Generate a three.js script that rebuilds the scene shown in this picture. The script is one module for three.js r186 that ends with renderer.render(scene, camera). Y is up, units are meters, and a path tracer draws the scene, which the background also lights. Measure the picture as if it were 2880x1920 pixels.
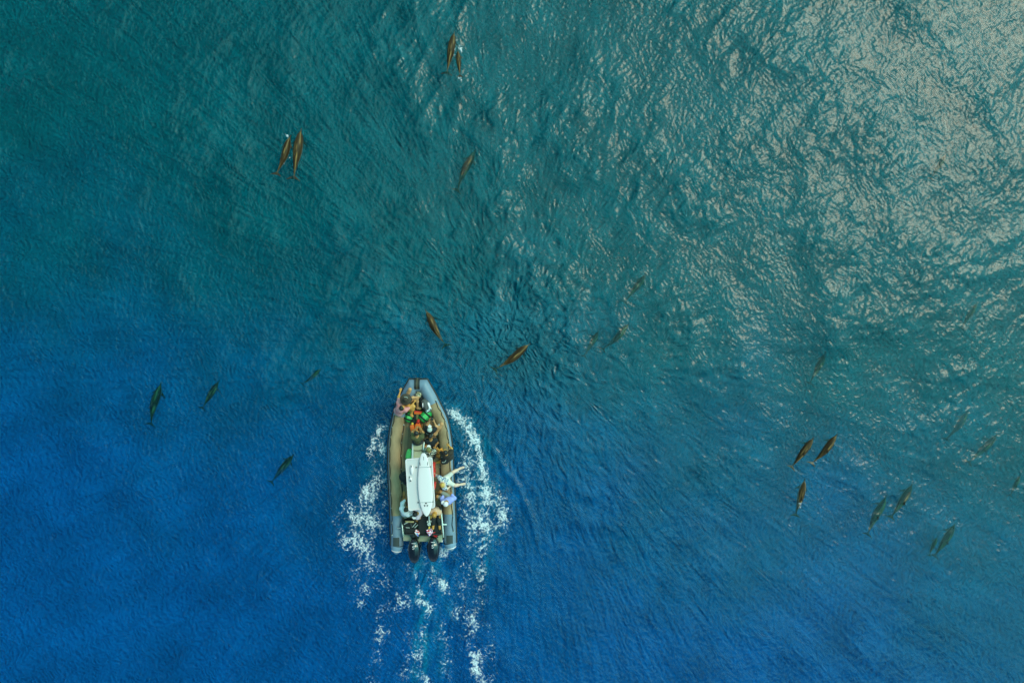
import * as THREE from 'three';
import { mergeGeometries, mergeVertices } from 'three/addons/utils/BufferGeometryUtils.js';
import { MarchingCubes } from 'three/addons/objects/MarchingCubes.js';
import { RoundedBoxGeometry } from 'three/addons/geometries/RoundedBoxGeometry.js';

// ---------------------------------------------------------------- camera, sky, sun, exposure
const CAM_H = 29.6;
const scene = new THREE.Scene();
const camera = new THREE.PerspectiveCamera(53.13, 1024 / 682, 0.5, 12000);
camera.up.set(0, 0, -1);
camera.position.set(0, CAM_H, 0);
camera.lookAt(0, 0, 0);
scene.add(camera);
const renderer = new THREE.WebGLRenderer({ antialias: true });
renderer.toneMapping = THREE.LinearToneMapping;
renderer.toneMappingExposure = 1.64;
renderer.shadowMap.enabled = true;
renderer.shadowMap.type = THREE.PCFSoftShadowMap;

const SUN_DIR = new THREE.Vector3(0.54, 0.78, -0.34).normalize();   // towards the sun: up and to the right of the frame
const sun = new THREE.DirectionalLight(new THREE.Color().setRGB(1, 0.80, 0.52), 0.85);
sun.position.copy(SUN_DIR).multiplyScalar(60);
sun.castShadow = true;
sun.shadow.radius = 46;
sun.shadow.mapSize.set(2048, 2048);
Object.assign(sun.shadow.camera, { left: -30, right: 30, top: 30, bottom: -30, near: 1, far: 140 });
sun.name = 'sun';
scene.add(sun, sun.target);

const clamp01 = (v) => Math.min(1, Math.max(0, v));
{ // hazy morning sky: blue overhead, pale towards the horizon, aqua glow round the sun, tinted for the glare
  const W = 512, H = 256, d = new Float32Array(W * H * 4);
  for (let j = 0; j < H; j++) for (let i = 0; i < W; i++) {
    const el = ((j + 0.5) / H - 0.5) * Math.PI, az = ((i + 0.5) / W - 0.5) * 2 * Math.PI;
    const y = Math.sin(el), c = Math.cos(el), x = c * Math.cos(az), z = c * Math.sin(az);
    const a = Math.acos(Math.min(1, Math.max(-1, x * SUN_DIR.x + y * SUN_DIR.y + z * SUN_DIR.z))) * 57.2958;
    const hz = Math.pow(1 - Math.max(0, y), 3), edge = a + 5 * Math.sin(az * 5 + el * 3) * Math.sin(el * 11 + az * 2) + 3 * Math.sin(az * 13 + 1) * Math.sin(el * 23);
    const glow = 1.0 * Math.exp(-a / 13), skyCap = (0.95 + 1.1 * Math.exp(-a / 20)) * (1 - clamp01((edge - 44) / 12));      // bright teal cap added round the sun for the sea to reflect
    const k = (j * W + i) * 4;
    d[k] = 0.01 + 0.24 * hz + glow * 0.80 + skyCap * 0.24;
    d[k + 1] = 0.06 + 0.32 * hz + glow * 1.0 + skyCap * 0.92;
    d[k + 2] = 0.15 + 0.34 * hz + glow * 0.86 + skyCap * 0.84;
    d[k + 3] = 1;
  }
  const t = new THREE.DataTexture(d, W, H, THREE.RGBAFormat, THREE.FloatType);
  t.mapping = THREE.EquirectangularReflectionMapping;
  t.magFilter = t.minFilter = THREE.LinearFilter;
  t.needsUpdate = true;
  scene.background = t;
  scene.environment = t;
}

// ---------------------------------------------------------------- helpers
const PXM = 960 / (CAM_H * Math.tan(THREE.MathUtils.degToRad(53.13 / 2)));    // photograph pixels per metre at the water
const lerp = THREE.MathUtils.lerp, clamp = THREE.MathUtils.clamp;
const sstep = (a, b, x) => { const t = clamp((x - a) / (b - a), 0, 1); return t * t * (3 - 2 * t); };
function P(px, py, h = 0) { const s = (CAM_H - h) / CAM_H / PXM; return new THREE.Vector3((px - 1440) * s, h, (py - 960) * s); }
function rng(seed) { let s = seed >>> 0; return () => { s = (s + 0x6D2B79F5) | 0; let t = Math.imul(s ^ (s >>> 15), 1 | s); t = (t + Math.imul(t ^ (t >>> 7), 61 | t)) ^ t; return ((t ^ (t >>> 14)) >>> 0) / 4294967296; }; }
const G2 = [], PERM = new Uint8Array(512);
{ const r = rng(7); const p = [...Array(256).keys()]; for (let i = 255; i > 0; i--) { const j = Math.floor(r() * (i + 1)); [p[i], p[j]] = [p[j], p[i]]; } for (let i = 0; i < 512; i++) PERM[i] = p[i & 255]; for (let i = 0; i < 256; i++) { const a = r() * Math.PI * 2; G2.push([Math.cos(a), Math.sin(a)]); } }
function noise(x, y, per = 256) {                       // gradient noise, about -0.7..0.7, repeats every `per` cells
  const xi = Math.floor(x), yi = Math.floor(y), fx = x - xi, fy = y - yi;
  const x0 = ((xi % per) + per) % per, y0 = ((yi % per) + per) % per, x1 = (x0 + 1) % per, y1 = (y0 + 1) % per;
  const u = fx * fx * fx * (fx * (fx * 6 - 15) + 10), v = fy * fy * fy * (fy * (fy * 6 - 15) + 10);
  const a = G2[PERM[PERM[x0 & 255] + (y0 & 255)]], b = G2[PERM[PERM[x1 & 255] + (y0 & 255)]], c = G2[PERM[PERM[x0 & 255] + (y1 & 255)]], d = G2[PERM[PERM[x1 & 255] + (y1 & 255)]];
  const n0 = a[0] * fx + a[1] * fy, n1 = b[0] * (fx - 1) + b[1] * fy, n2 = c[0] * fx + c[1] * (fy - 1), n3 = d[0] * (fx - 1) + d[1] * (fy - 1);
  return (n0 + u * (n1 - n0)) * (1 - v) + (n2 + u * (n3 - n2)) * v;
}
const fbm = (x, y, o = 4, per = 256) => { let s = 0, a = 1, f = 1; for (let i = 0; i < o; i++) { s += a * noise(x * f + i * 17.3, y * f + i * 9.1, per * f); a *= 0.5; f *= 2; } return s; };
const ridge = (x, y) => 1 - Math.min(1, Math.abs(noise(x, y)) * 2.2);
const used = {};
function numbered(name) { const n = used[name] = (used[name] ?? -1) + 1; return n ? name + '_' + String(n).padStart(3, '0') : name; }
function tag(o, label, category, group, kind) { o.userData.label = label; if (category) o.userData.category = category; if (group) o.userData.group = group; if (kind) o.userData.kind = kind; return o; }
function shadows(o) { o.traverse((m) => { if (m.isMesh) { m.castShadow = true; m.receiveShadow = true; } }); return o; }

// ---------------------------------------------------------------- foam on the sea
function segDist(px, py, pl) {                            // distance in photograph pixels to a line of points [x, y, half width, density]
  let best = 0, core = 0;
  for (let i = 0; i < pl.length - 1; i++) {
    const [ax, ay, aw, ad] = pl[i], [bx, by, bw, bd] = pl[i + 1], dx = bx - ax, dy = by - ay;
    const t = clamp(((px - ax) * dx + (py - ay) * dy) / (dx * dx + dy * dy), 0, 1), d = Math.hypot(px - ax - dx * t, py - ay - dy * t), w = lerp(aw, bw, t);
    if (d > w * 1.6) continue;
    const e = lerp(ad, bd, t) * (1 - sstep(0.15, 1.5, d / w));
    if (e > best) { best = e; core = d / w; }
  }
  return best;
}
const FOAM = {
  right: [
    [[1256, 1155, 8, 0.6], [1278, 1168, 20, 0.95], [1308, 1192, 24, 1.0], [1334, 1230, 18, 1.0], [1348, 1280, 15, 0.95], [1354, 1330, 20, 0.9], [1360, 1380, 26, 1.0], [1366, 1420, 26, 0.92], [1358, 1460, 26, 0.86], [1366, 1500, 20, 0.82], [1358, 1530, 16, 0.8], [1348, 1575, 18, 0.76], [1352, 1605, 20, 0.76], [1346, 1645, 20, 0.62], [1330, 1690, 22, 0.5]],
    [[1296, 1200, 18, 0.5], [1318, 1260, 28, 0.66], [1322, 1310, 36, 0.74], [1326, 1370, 38, 0.84], [1330, 1410, 46, 0.86], [1346, 1450, 50, 0.80], [1350, 1500, 46, 0.66], [1342, 1560, 38, 0.5], [1330, 1640, 34, 0.4]],
    [[1296, 1420, 16, 0.6], [1312, 1440, 26, 0.74], [1324, 1470, 26, 0.66], [1322, 1520, 20, 0.5]],
    [[1380, 1340, 20, 0.5], [1404, 1390, 32, 0.74], [1416, 1430, 36, 0.76], [1404, 1475, 28, 0.6], [1410, 1525, 18, 0.48]],
    [[1320, 1640, 30, 0.46], [1322, 1740, 30, 0.56], [1322, 1815, 26, 0.62], [1338, 1860, 24, 0.74], [1346, 1925, 26, 0.76]],
    [[1290, 1580, 20, 0.44], [1300, 1680, 26, 0.44], [1290, 1800, 24, 0.40]], [[1360, 1700, 24, 0.36], [1380, 1900, 28, 0.36]],
    [[1242, 1122, 3, 0.5], [1252, 1140, 5, 0.7], [1262, 1160, 6, 0.6]], [[1292, 1300, 10, 0.5], [1296, 1390, 14, 0.5]],
  ],
  left: [
    [[1082, 1203, 12, 0.6], [1064, 1212, 18, 0.92], [1050, 1238, 17, 0.82], [1036, 1272, 18, 0.66], [1050, 1300, 20, 0.66], [1062, 1318, 22, 0.78], [1060, 1340, 20, 0.78], [1072, 1352, 14, 0.7]],
    [[1074, 1226, 12, 0.66], [1076, 1290, 12, 0.6], [1076, 1340, 14, 0.62], [1078, 1400, 14, 0.72], [1072, 1470, 16, 0.6], [1078, 1530, 14, 0.46]],
    [[1054, 1372, 34, 0.72], [1040, 1396, 46, 0.88], [1022, 1428, 50, 0.80], [1006, 1468, 48, 0.78], [1002, 1510, 46, 0.76], [1010, 1545, 42, 0.68], [1026, 1580, 34, 0.54]],
    [[1060, 1420, 28, 0.64], [1046, 1470, 30, 0.64], [1040, 1520, 28, 0.6], [1036, 1570, 26, 0.54], [1046, 1620, 24, 0.48]],
    [[990, 1410, 18, 0.5], [958, 1460, 26, 0.56], [964, 1500, 24, 0.54], [980, 1560, 26, 0.5]],
    [[1000, 1600, 36, 0.42], [1020, 1690, 40, 0.46], [1010, 1700, 20, 0.5], [1000, 1710, 16, 0.5]],
    [[1060, 1600, 34, 0.42], [1080, 1680, 34, 0.38], [1070, 1760, 30, 0.44], [1056, 1880, 30, 0.34], [1046, 1925, 26, 0.30]],
  ],
  stern: [
    [[1186, 1552, 10, 0.6], [1194, 1580, 14, 0.66], [1178, 1610, 12, 0.5]], [[1216, 1600, 10, 0.5], [1232, 1625, 14, 0.66], [1246, 1650, 15, 0.74], [1262, 1690, 15, 0.62], [1286, 1740, 16, 0.5], [1300, 1800, 16, 0.42]],
    [[1166, 1600, 10, 0.5], [1174, 1655, 14, 0.7], [1186, 1698, 20, 0.72], [1208, 1706, 12, 0.96], [1198, 1740, 18, 0.84], [1190, 1775, 16, 0.7], [1174, 1840, 20, 0.62], [1164, 1900, 20, 0.66], [1204, 1920, 14, 0.8]],
    [[1286, 1562, 12, 0.78], [1296, 1585, 11, 0.72], [1302, 1630, 18, 0.5], [1320, 1680, 20, 0.5]],
    [[1220, 1558, 18, 0.58], [1242, 1548, 14, 0.72], [1258, 1552, 12, 0.7], [1240, 1580, 14, 0.5]],
    [[1120, 1680, 18, 0.52], [1128, 1708, 18, 0.64], [1112, 1730, 20, 0.48], [1084, 1760, 22, 0.52]], [[1140, 1600, 22, 0.4], [1130, 1660, 22, 0.42], [1150, 1760, 22, 0.42], [1136, 1900, 26, 0.4]],
    [[1220, 1620, 20, 0.46], [1216, 1680, 22, 0.46], [1240, 1800, 26, 0.4], [1260, 1900, 30, 0.4]],
  ],
};
const WASH = [
  [[1170, 1588, 14, 0.7], [1172, 1680, 26, 0.62], [1192, 1740, 30, 0.55], [1176, 1830, 26, 0.8], [1168, 1925, 26, 0.8]], [[1216, 1590, 18, 0.75], [1230, 1650, 22, 0.5], [1262, 1740, 22, 0.3]],
  [[1283, 1172, 30, 0.6], [1345, 1250, 32, 0.5], [1350, 1400, 60, 0.45], [1360, 1500, 46, 0.4], [1350, 1620, 34, 0.35]], [[1060, 1230, 26, 0.4], [1045, 1390, 50, 0.32], [1006, 1490, 50, 0.3]],
  [[1215, 1770, 24, 0.3], [1230, 1920, 30, 0.35]],
];
function washAt(x, z) {
  const px = x * PXM + 1440, py = z * PXM + 960;
  if (px < 850 || px > 1500 || py < 1080 || py > 2000) return 0;
  let w = 0; for (const l of WASH) w = Math.max(w, segDist(px, py, l));
  return w * clamp(0.45 + 1.5 * fbm(px * 0.05, py * 0.022, 4), 0, 1.2);
}
const SWELL = [[1340, 1195, 4, 0.3], [1389, 1266, 7, 1], [1425, 1327, 9, 1], [1450, 1358, 10, 1], [1480, 1425, 10, 1], [1499, 1468, 9, 0.9], [1513, 1550, 7, 0.2]];
function wakeRidge(x, z) {
  const px = x * PXM + 1440, py = z * PXM + 960;
  if (px < 1300 || px > 1560 || py < 1150 || py > 1600) return 0;
  return 0.07 * segDist(px, py, SWELL) * (0.7 + 0.8 * noise(px * 0.12, py * 0.06));
}

// ---------------------------------------------------------------- the sea
const rot = (x, z, a) => [x * Math.cos(a) + z * Math.sin(a), -x * Math.sin(a) + z * Math.cos(a)];
function seaHeight(x, z, least = 0.42, gain = 0.54) {
  const e = Math.max(Math.abs(x), Math.abs(z)), fade = 1 - sstep(40, 90, e);
  const right = sstep(-18, 16, x - z * 0.6), low = sstep(-3, 9, z - x * 0.10), calm = lerp(1, least, low);
  const q = fbm(x * 0.33, z * 0.33, 2), p = fbm(x * 0.33 + 40, z * 0.33 + 11, 2), wx = x + 0.5 * q, wz = z + 0.5 * p;
  const gust = 0.12 + 1.1 * sstep(-0.12, 0.45, fbm(x * 0.19 + 5, z * 0.19 + 2, 3) + 0.20 * sstep(-20, 0, x)), gust2 = 0.25 + sstep(-0.25, 0.35, fbm(x * 0.3 + 25, z * 0.3 + 12, 3));
  let h = 0.2 * noise(wx * 0.10 + wz * 0.10, wz * 0.05 - wx * 0.05);
  let [u, v] = rot(wx, wz, 0.80);                          // long axis runs "\\"
  h += 0.035 * (0.15 + right) * lerp(calm, 1, 0.3) * ridge(v * 0.40, u * 0.16 + 3);
  h += gain * 0.034 * (0.1 + right) * lerp(calm, 1, 0.2) * gust2 * ridge(v * 1.45 + 9, u * 0.6);
  h += gain * 0.024 * (0.1 + right) * lerp(calm, 1, 0.3) * gust2 * ridge(v * 3.2 + 9, u * 1.3 + 5);
  h += gain * 0.015 * (0.2 + right) * lerp(calm, 1, 0.3) * ridge(v * 6.0 + 9, u * 2.6 + 5);
  [u, v] = rot(wx, wz, -0.85);                             // long axis runs "/"
  h += 0.045 * calm * (0.3 + gust) * ridge(v * 0.85 + 4, u * 0.36 + 20);
  h += gain * 0.048 * calm * gust * ridge(v * 2.1 + 40, u * 1.0 + 2);
  h += gain * 0.030 * calm * gust * gust2 * ridge(v * 4.3 + 14, u * 2.1 + 30);
  h += gain * 0.018 * calm * gust * gust2 * ridge(v * 7.0 + 4, u * 3.6 + 60);
  [u, v] = rot(wx, wz, -1.35);
  h += gain * 0.024 * calm * gust2 * ridge(v * 3.6 + 14, u * 1.5 + 30);
  return h * fade - 0.2 + wakeRidge(x, z);
}
const C = (r, g, b) => [r, g, b];
function seaColor(x, z) {                                 // two drifting water masses, blue green and deep blue, about equally bright, with ragged borders
  const n = fbm(x * 0.10 + 3, z * 0.10 + 8, 4), m = fbm(x * 0.42 + 13, z * 0.42 + 1, 4), q = fbm(x * 0.22 + 31, z * 0.22 + 5, 4);
  const t = sstep(-5.5, 15, z + 4.0 * n + 2.2 * q - 0.27 * x), k = [0, 0, 0], te = C(0.0, 0.212, 0.196), bl = C(0.0, 0.198, 0.48);
  for (let i = 0; i < 3; i++) k[i] = lerp(te[i], bl[i], t) * (1 + 0.30 * m);
  const w = washAt(x, z), wc = [0.10, 0.62, 0.72];
  for (let i = 0; i < 3; i++) k[i] = lerp(k[i], wc[i], Math.min(0.8, w * 1.25));
  return k;
}
function lines(half, step) { const a = []; for (let v = -half; v <= half + 1e-6; v += step) a.push(v); let s = step, v = a[a.length - 1]; const out = []; while (v < 6000) { s *= 1.28; v += s; out.push(v); } return [...out.map((q) => -q).reverse(), ...a, ...out]; }
function seaGeometry(step, least, gain) {
  const xs = lines(23.6, step), zs = lines(16.2, step), nx = xs.length, nz = zs.length;
  const pos = new Float32Array(nx * nz * 3), col = new Float32Array(nx * nz * 3), uv = new Float32Array(nx * nz * 2);
  for (let j = 0, k = 0; j < nz; j++) for (let i = 0; i < nx; i++, k++) {
    const x = xs[i], z = zs[j];
    pos.set([x, seaHeight(x, z, least, gain), z], k * 3); col.set(seaColor(x, z), k * 3); uv.set([x / 7.3, z / 7.3], k * 2);
  }
  const idx = new Uint32Array((nx - 1) * (nz - 1) * 6);
  for (let j = 0, k = 0; j < nz - 1; j++) for (let i = 0; i < nx - 1; i++) { const a = j * nx + i, b = a + 1, c = a + nx, e = c + 1; idx.set([a, c, b, b, c, e], k); k += 6; }
  const g = new THREE.BufferGeometry();
  g.setAttribute('position', new THREE.BufferAttribute(pos, 3));
  g.setAttribute('color', new THREE.BufferAttribute(col, 3));
  g.setAttribute('uv', new THREE.BufferAttribute(uv, 2));
  g.setIndex(new THREE.BufferAttribute(idx, 1));
  g.computeVertexNormals();
  return g;
}
const rippleMap = (() => {                                // small ripples, repeating every 7.3 m
  const N = 1024, d = new Uint8Array(N * N * 4), h = new Float32Array(N * N);
  const pn = (x, y, px, py, s) => {                       // gradient noise that repeats every px by py cells
    const xi = Math.floor(x), yi = Math.floor(y), fx = x - xi, fy = y - yi, md = (a, n) => ((a % n) + n) % n;
    const x0 = md(xi, px), x1 = md(xi + 1, px), y0 = md(yi, py), y1 = md(yi + 1, py);
    const u = fx * fx * (3 - 2 * fx), v = fy * fy * (3 - 2 * fy), g = (a, b, p, q) => { const t = G2[PERM[PERM[(a + s) & 255] + (b & 255)]]; return t[0] * p + t[1] * q; };
    return lerp(lerp(g(x0, y0, fx, fy), g(x1, y0, fx - 1, fy), u), lerp(g(x0, y1, fx, fy - 1), g(x1, y1, fx - 1, fy - 1), u), v);
  };
  let lo = 1e9, hi = -1e9;
  for (let j = 0; j < N; j++) for (let i = 0; i < N; i++) {
    const x = i / N, y = j / N;
    const wx = x + 0.022 * pn(x * 9, y * 9, 9, 9, 1), wy = y + 0.022 * pn(x * 9, y * 9, 9, 9, 50);
    const a = pn((wx + wy) * 24, (wx - wy) * 13, 24, 13, 3), b = pn((wx * 2 - wy) * 13, (wx + 2 * wy) * 8, 13, 8, 90), c = pn((wx - wy) * 34, (wx + wy) * 20, 34, 20, 7), e = pn(wx * 80, wy * 64, 80, 64, 33);
    const v = 0.9 * (1 - 2 * Math.abs(a)) + 0.8 * (1 - 2 * Math.abs(b)) + 0.6 * (1 - 2 * Math.abs(c)) + 0.22 * e;
    h[j * N + i] = v; lo = Math.min(lo, v); hi = Math.max(hi, v);
  }
  for (let k = 0; k < N * N; k++) { const q = Math.round((h[k] - lo) / (hi - lo) * 255); d.set([q, q, q, 255], k * 4); }
  const t = new THREE.DataTexture(d, N, N); t.wrapS = t.wrapT = THREE.RepeatWrapping; t.magFilter = THREE.LinearFilter; t.needsUpdate = true;
  return t;
})();
const BUMP = 0.03, DEEP_BUMP = 0.26;
const gFine = seaGeometry(0.076), gBody = seaGeometry(0.10, 1.0, 2.3), gDeep = seaGeometry(0.17, 0.8, 1.6);
const mSurface = new THREE.MeshPhysicalMaterial({ name: 'sea_surface', color: 0xffffff, roughness: 0.22, transmission: 1, thickness: 0, ior: 1.38, bumpMap: rippleMap, bumpScale: BUMP });
const body = (o, bump) => new THREE.MeshPhysicalMaterial({ name: 'sea_water', vertexColors: true, roughness: 1, specularIntensity: 0, transparent: o < 1, opacity: o, bumpMap: rippleMap, bumpScale: bump });
const layer = (g, m, y, label) => { const o = new THREE.Mesh(g, m); o.name = numbered('water'); o.position.y = y; o.receiveShadow = true; tag(o, label, 'water', null, 'structure'); scene.add(o); return o; };
layer(gBody, body(1, DEEP_BUMP), -1.30, 'deep teal to blue sea water filling the whole view under the boat and dolphins');
layer(gFine, mSurface, 0, 'rippled clear surface of the open sea reflecting the hazy sky');
layer(gBody, body(0.21, DEEP_BUMP), -0.50, 'sunlit upper layer of the sea water a forearm below its surface');
const mTint = new THREE.MeshPhysicalMaterial({ name: 'tinted_sea_water', color: new THREE.Color().setRGB(0.24, 0.74, 0.86), roughness: 0, transmission: 1, thickness: 0, ior: 1.001, specularIntensity: 0 });
layer(gFine, mTint, -0.05, 'clear blue green sea water that takes the red out of what swims in it');
layer(gDeep, body(0.29, DEEP_BUMP), -0.80, 'murky lower layer of the sea water that veils the deeper dolphins');

function lace(x, z) {                                     // about 0..1, a net of thin strands, holes and flecks
  const wx = x + 0.10 * noise(x * 3, z * 3) + 0.04 * noise(x * 9, z * 9), wz = z + 0.10 * noise(x * 3 + 9, z * 3 + 5) + 0.04 * noise(x * 9 + 3, z * 9);
  const a = 1 - Math.abs(noise(wx * 3.8, wz * 3.0)) * 3, b = 1 - Math.abs(noise(wx * 8.5 + 7, wz * 7 + 3)) * 3, c = noise(wx * 13, wz * 11.5), e = noise(wx * 1.5 + 30, wz * 1.2), f = noise(wx * 26 + 4, wz * 26);
  return 0.30 + 0.26 * a + 0.24 * b + 0.34 * c + 0.44 * e + 0.10 * f;
}
function foamMesh(density, x0, x1, z0, z1, cell, lift, m) {
  const nx = Math.ceil((x1 - x0) / cell), nz = Math.ceil((z1 - z0) / cell), f = new Float32Array((nx + 1) * (nz + 1));
  for (let j = 0; j <= nz; j++) for (let i = 0; i <= nx; i++) { const x = x0 + i * cell, z = z0 + j * cell, d = density(x, z); f[j * (nx + 1) + i] = d < 0.12 ? -1 : lace(x, z) - (0.90 - 0.60 * d); }
  const pos = [], idx = [], thin = [], seen = new Map();
  const vert = (i, j, i2, j2) => {                        // a corner, or the crossing on an edge
    const key = ((j * (nx + 1) + i) * 4) + (i2 === i ? (j2 === j ? 0 : 1) : 2);
    if (seen.has(key)) return seen.get(key);
    const a = f[j * (nx + 1) + i], b = f[j2 * (nx + 1) + i2], t = i === i2 && j === j2 ? 0 : clamp(a / (a - b), 0, 1), x = x0 + (i + (i2 - i) * t) * cell, z = z0 + (j + (j2 - j) * t) * cell, v = Math.max(0, lerp(a, b, t));
    const n = pos.length / 3;
    pos.push(x, seaHeight(x, z) + 0.012 + lift * Math.min(0.8, v * 2) * (0.7 + 0.5 * noise(x * 14, z * 14)), z);
    const k = clamp(sstep(0.0, 0.46, v) * (0.8 + 0.9 * noise(x * 21, z * 21)), 0, 1); thin.push(0.90, 0.78, 0.80, 0.05 + 0.95 * k);
    seen.set(key, n); return n;
  };
  for (let j = 0; j < nz; j++) for (let i = 0; i < nx; i++) {
    const q = [[i, j], [i, j + 1], [i + 1, j + 1], [i + 1, j]], s = q.map(([a, b]) => f[b * (nx + 1) + a] > 0);
    if (!s[0] && !s[1] && !s[2] && !s[3]) continue;
    const poly = [];
    for (let k = 0; k < 4; k++) {
      const A = q[k], B = q[(k + 1) % 4];
      if (s[k]) poly.push(vert(A[0], A[1], A[0], A[1]));
      if (s[k] !== s[(k + 1) % 4]) { const lo = A[0] < B[0] || A[1] < B[1] ? A : B, hi = lo === A ? B : A; poly.push(vert(lo[0], lo[1], hi[0], hi[1])); }
    }
    for (let k = 1; k < poly.length - 1; k++) idx.push(poly[0], poly[k], poly[k + 1]);
  }
  const g = new THREE.BufferGeometry();
  g.setAttribute('position', new THREE.Float32BufferAttribute(pos, 3)); g.setAttribute('color', new THREE.Float32BufferAttribute(thin, 4)); g.setIndex(idx); g.computeVertexNormals();
  return g;
}
const mFoam = new THREE.MeshStandardMaterial({ name: 'foam', vertexColors: true, transparent: true, roughness: 0.85, side: THREE.DoubleSide });
function foam(name, label, list, box, cell = 0.018, lift = 0.045) {
  const a = P(box[0], box[1]), b = P(box[2], box[3]);
  const g = foamMesh((x, z) => { const px = x * PXM + 1440, py = z * PXM + 960; let d = 0; for (const l of list) d = Math.max(d, segDist(px, py, l)); return Math.min(1.2, d) * (list === FOAM.stern ? 0.9 : 1); }, a.x, b.x, a.z, b.z, cell, lift);
  const o = new THREE.Mesh(g, mFoam); o.name = numbered(name); scene.add(o);
  return shadows(tag(o, label, 'foam', null, 'stuff'));
}
foam('wake_foam', 'thick white lacy bow wave foam trailing along the right side of the inflatable boat', FOAM.right, [1225, 1105, 1470, 1960]);
foam('wake_foam', 'broken patches of white foam spreading out from the left side of the inflatable boat', FOAM.left, [900, 1185, 1110, 1960]);
foam('wake_foam', 'thin white churned foam streaks behind the two outboard motors', FOAM.stern, [1050, 1530, 1345, 1960]);
const splash = (label, list, box) => foam('splash', label, list, box, 0.016, 0.06);
splash('white splash at the snout of the smaller dolphin of the topmost pair', [[[1276, 135, 6, 1.0], [1285, 129, 6, 0.7], [1294, 131, 8, 1.15], [1299, 142, 5, 0.9]], [[1280, 134, 3, 0.9], [1277, 144, 2.5, 0.9]], [[1299, 134, 3, 0.7], [1302, 137, 3, 0.9]]], [1268, 122, 1312, 156]);
splash('pale foam churned up by the flukes of the smaller dolphin of the topmost pair', [[[1284, 205, 5, 0.6], [1292, 218, 8, 0.85], [1300, 226, 6, 0.6]], [[1280, 214, 3, 0.7], [1278, 232, 4, 0.5]]], [1270, 196, 1316, 242]);
splash('small white splash on the snout of the left dolphin of the pair at upper left', [[[800, 375, 3, 0.7], [804, 378, 4, 1.0], [806, 381, 3, 0.8]], [[798, 373, 2, 0.8], [799, 374, 2, 0.8]]], [790, 366, 815, 388]);
splash('tiny white ripple of foam beside the tail of the left dolphin of the upper left pair', [[[793, 455, 3, 0.9], [797, 461, 2.5, 0.8]], [[811, 442, 5, 0.7], [813, 448, 5, 0.6]], [[785, 449, 2.5, 0.8], [786, 452, 2.5, 0.7]]], [778, 434, 824, 470]);
splash('bright white splash over the tail stock of the dark dolphin at lower right', [[[2253, 1417, 4, 1.0], [2257, 1422, 5, 1.0], [2255, 1428, 3.5, 0.8]]], [2240, 1402, 2272, 1440]);
splash('dotted trail of white bubbles curving behind the dark dolphin at lower right', [[[2246, 1478, 3, 0.6], [2244, 1490, 4, 0.75], [2236, 1502, 4, 0.7], [2222, 1514, 4, 0.5]], [[2210, 1490, 5, 0.5], [2218, 1482, 4, 0.5]]], [2196, 1466, 2260, 1524]);

// ---------------------------------------------------------------- dolphins
function fin(root, tip, chordDir, rootChord, tipChord, sweep, thick, up, camber = 0) {      // a tapered, swept, lens-sectioned fin
  const ns = 7, nc = 6, pos = [], idx = [], span = tip.clone().sub(root), n = up.clone().normalize();
  for (let side = 0; side < 2; side++) for (let i = 0; i <= ns; i++) for (let j = 0; j <= nc; j++) {
    const s = i / ns, c = j / nc, ch = lerp(rootChord, tipChord, Math.pow(s, 0.8)), p = root.clone().addScaledVector(span, s).addScaledVector(chordDir, sweep * s * s + (c - 0.5) * ch);
    p.addScaledVector(n, (side ? -1 : 1) * thick * Math.sqrt(Math.max(0, c * (1 - c))) * 2 * (1 - 0.85 * s) + camber * s * s);
    pos.push(p.x, p.y, p.z);
  }
  const row = nc + 1, block = row * (ns + 1);
  for (let side = 0; side < 2; side++) for (let i = 0; i < ns; i++) for (let j = 0; j < nc; j++) {
    const a = side * block + i * row + j, b = a + 1, c = a + row, d = c + 1;
    side ? idx.push(a, c, b, b, c, d) : idx.push(a, b, c, b, d, c);
  }
  const g = new THREE.BufferGeometry(); g.setAttribute('position', new THREE.Float32BufferAttribute(pos, 3)); g.setIndex(idx); return g;
}
const V = (x, y, z) => new THREE.Vector3(x, y, z);
const DT = [0, 0.02, 0.05, 0.085, 0.105, 0.13, 0.17, 0.22, 0.3, 0.4, 0.5, 0.6, 0.7, 0.79, 0.87, 0.93, 0.975, 1];
const DW = [0.003, 0.010, 0.0125, 0.016, 0.026, 0.042, 0.056, 0.068, 0.080, 0.086, 0.082, 0.070, 0.052, 0.034, 0.019, 0.012, 0.010, 0.005];
const DH = [0.003, 0.008, 0.010, 0.014, 0.026, 0.046, 0.060, 0.072, 0.086, 0.094, 0.092, 0.080, 0.062, 0.045, 0.031, 0.022, 0.012, 0.005];
const profile = (a, t) => { let i = 0; while (i < DT.length - 2 && t > DT[i + 1]) i++; const u = (t - DT[i]) / (DT[i + 1] - DT[i]); return lerp(a[i], a[i + 1], u * u * (3 - 2 * u) * 0.5 + u * 0.5); };
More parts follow.
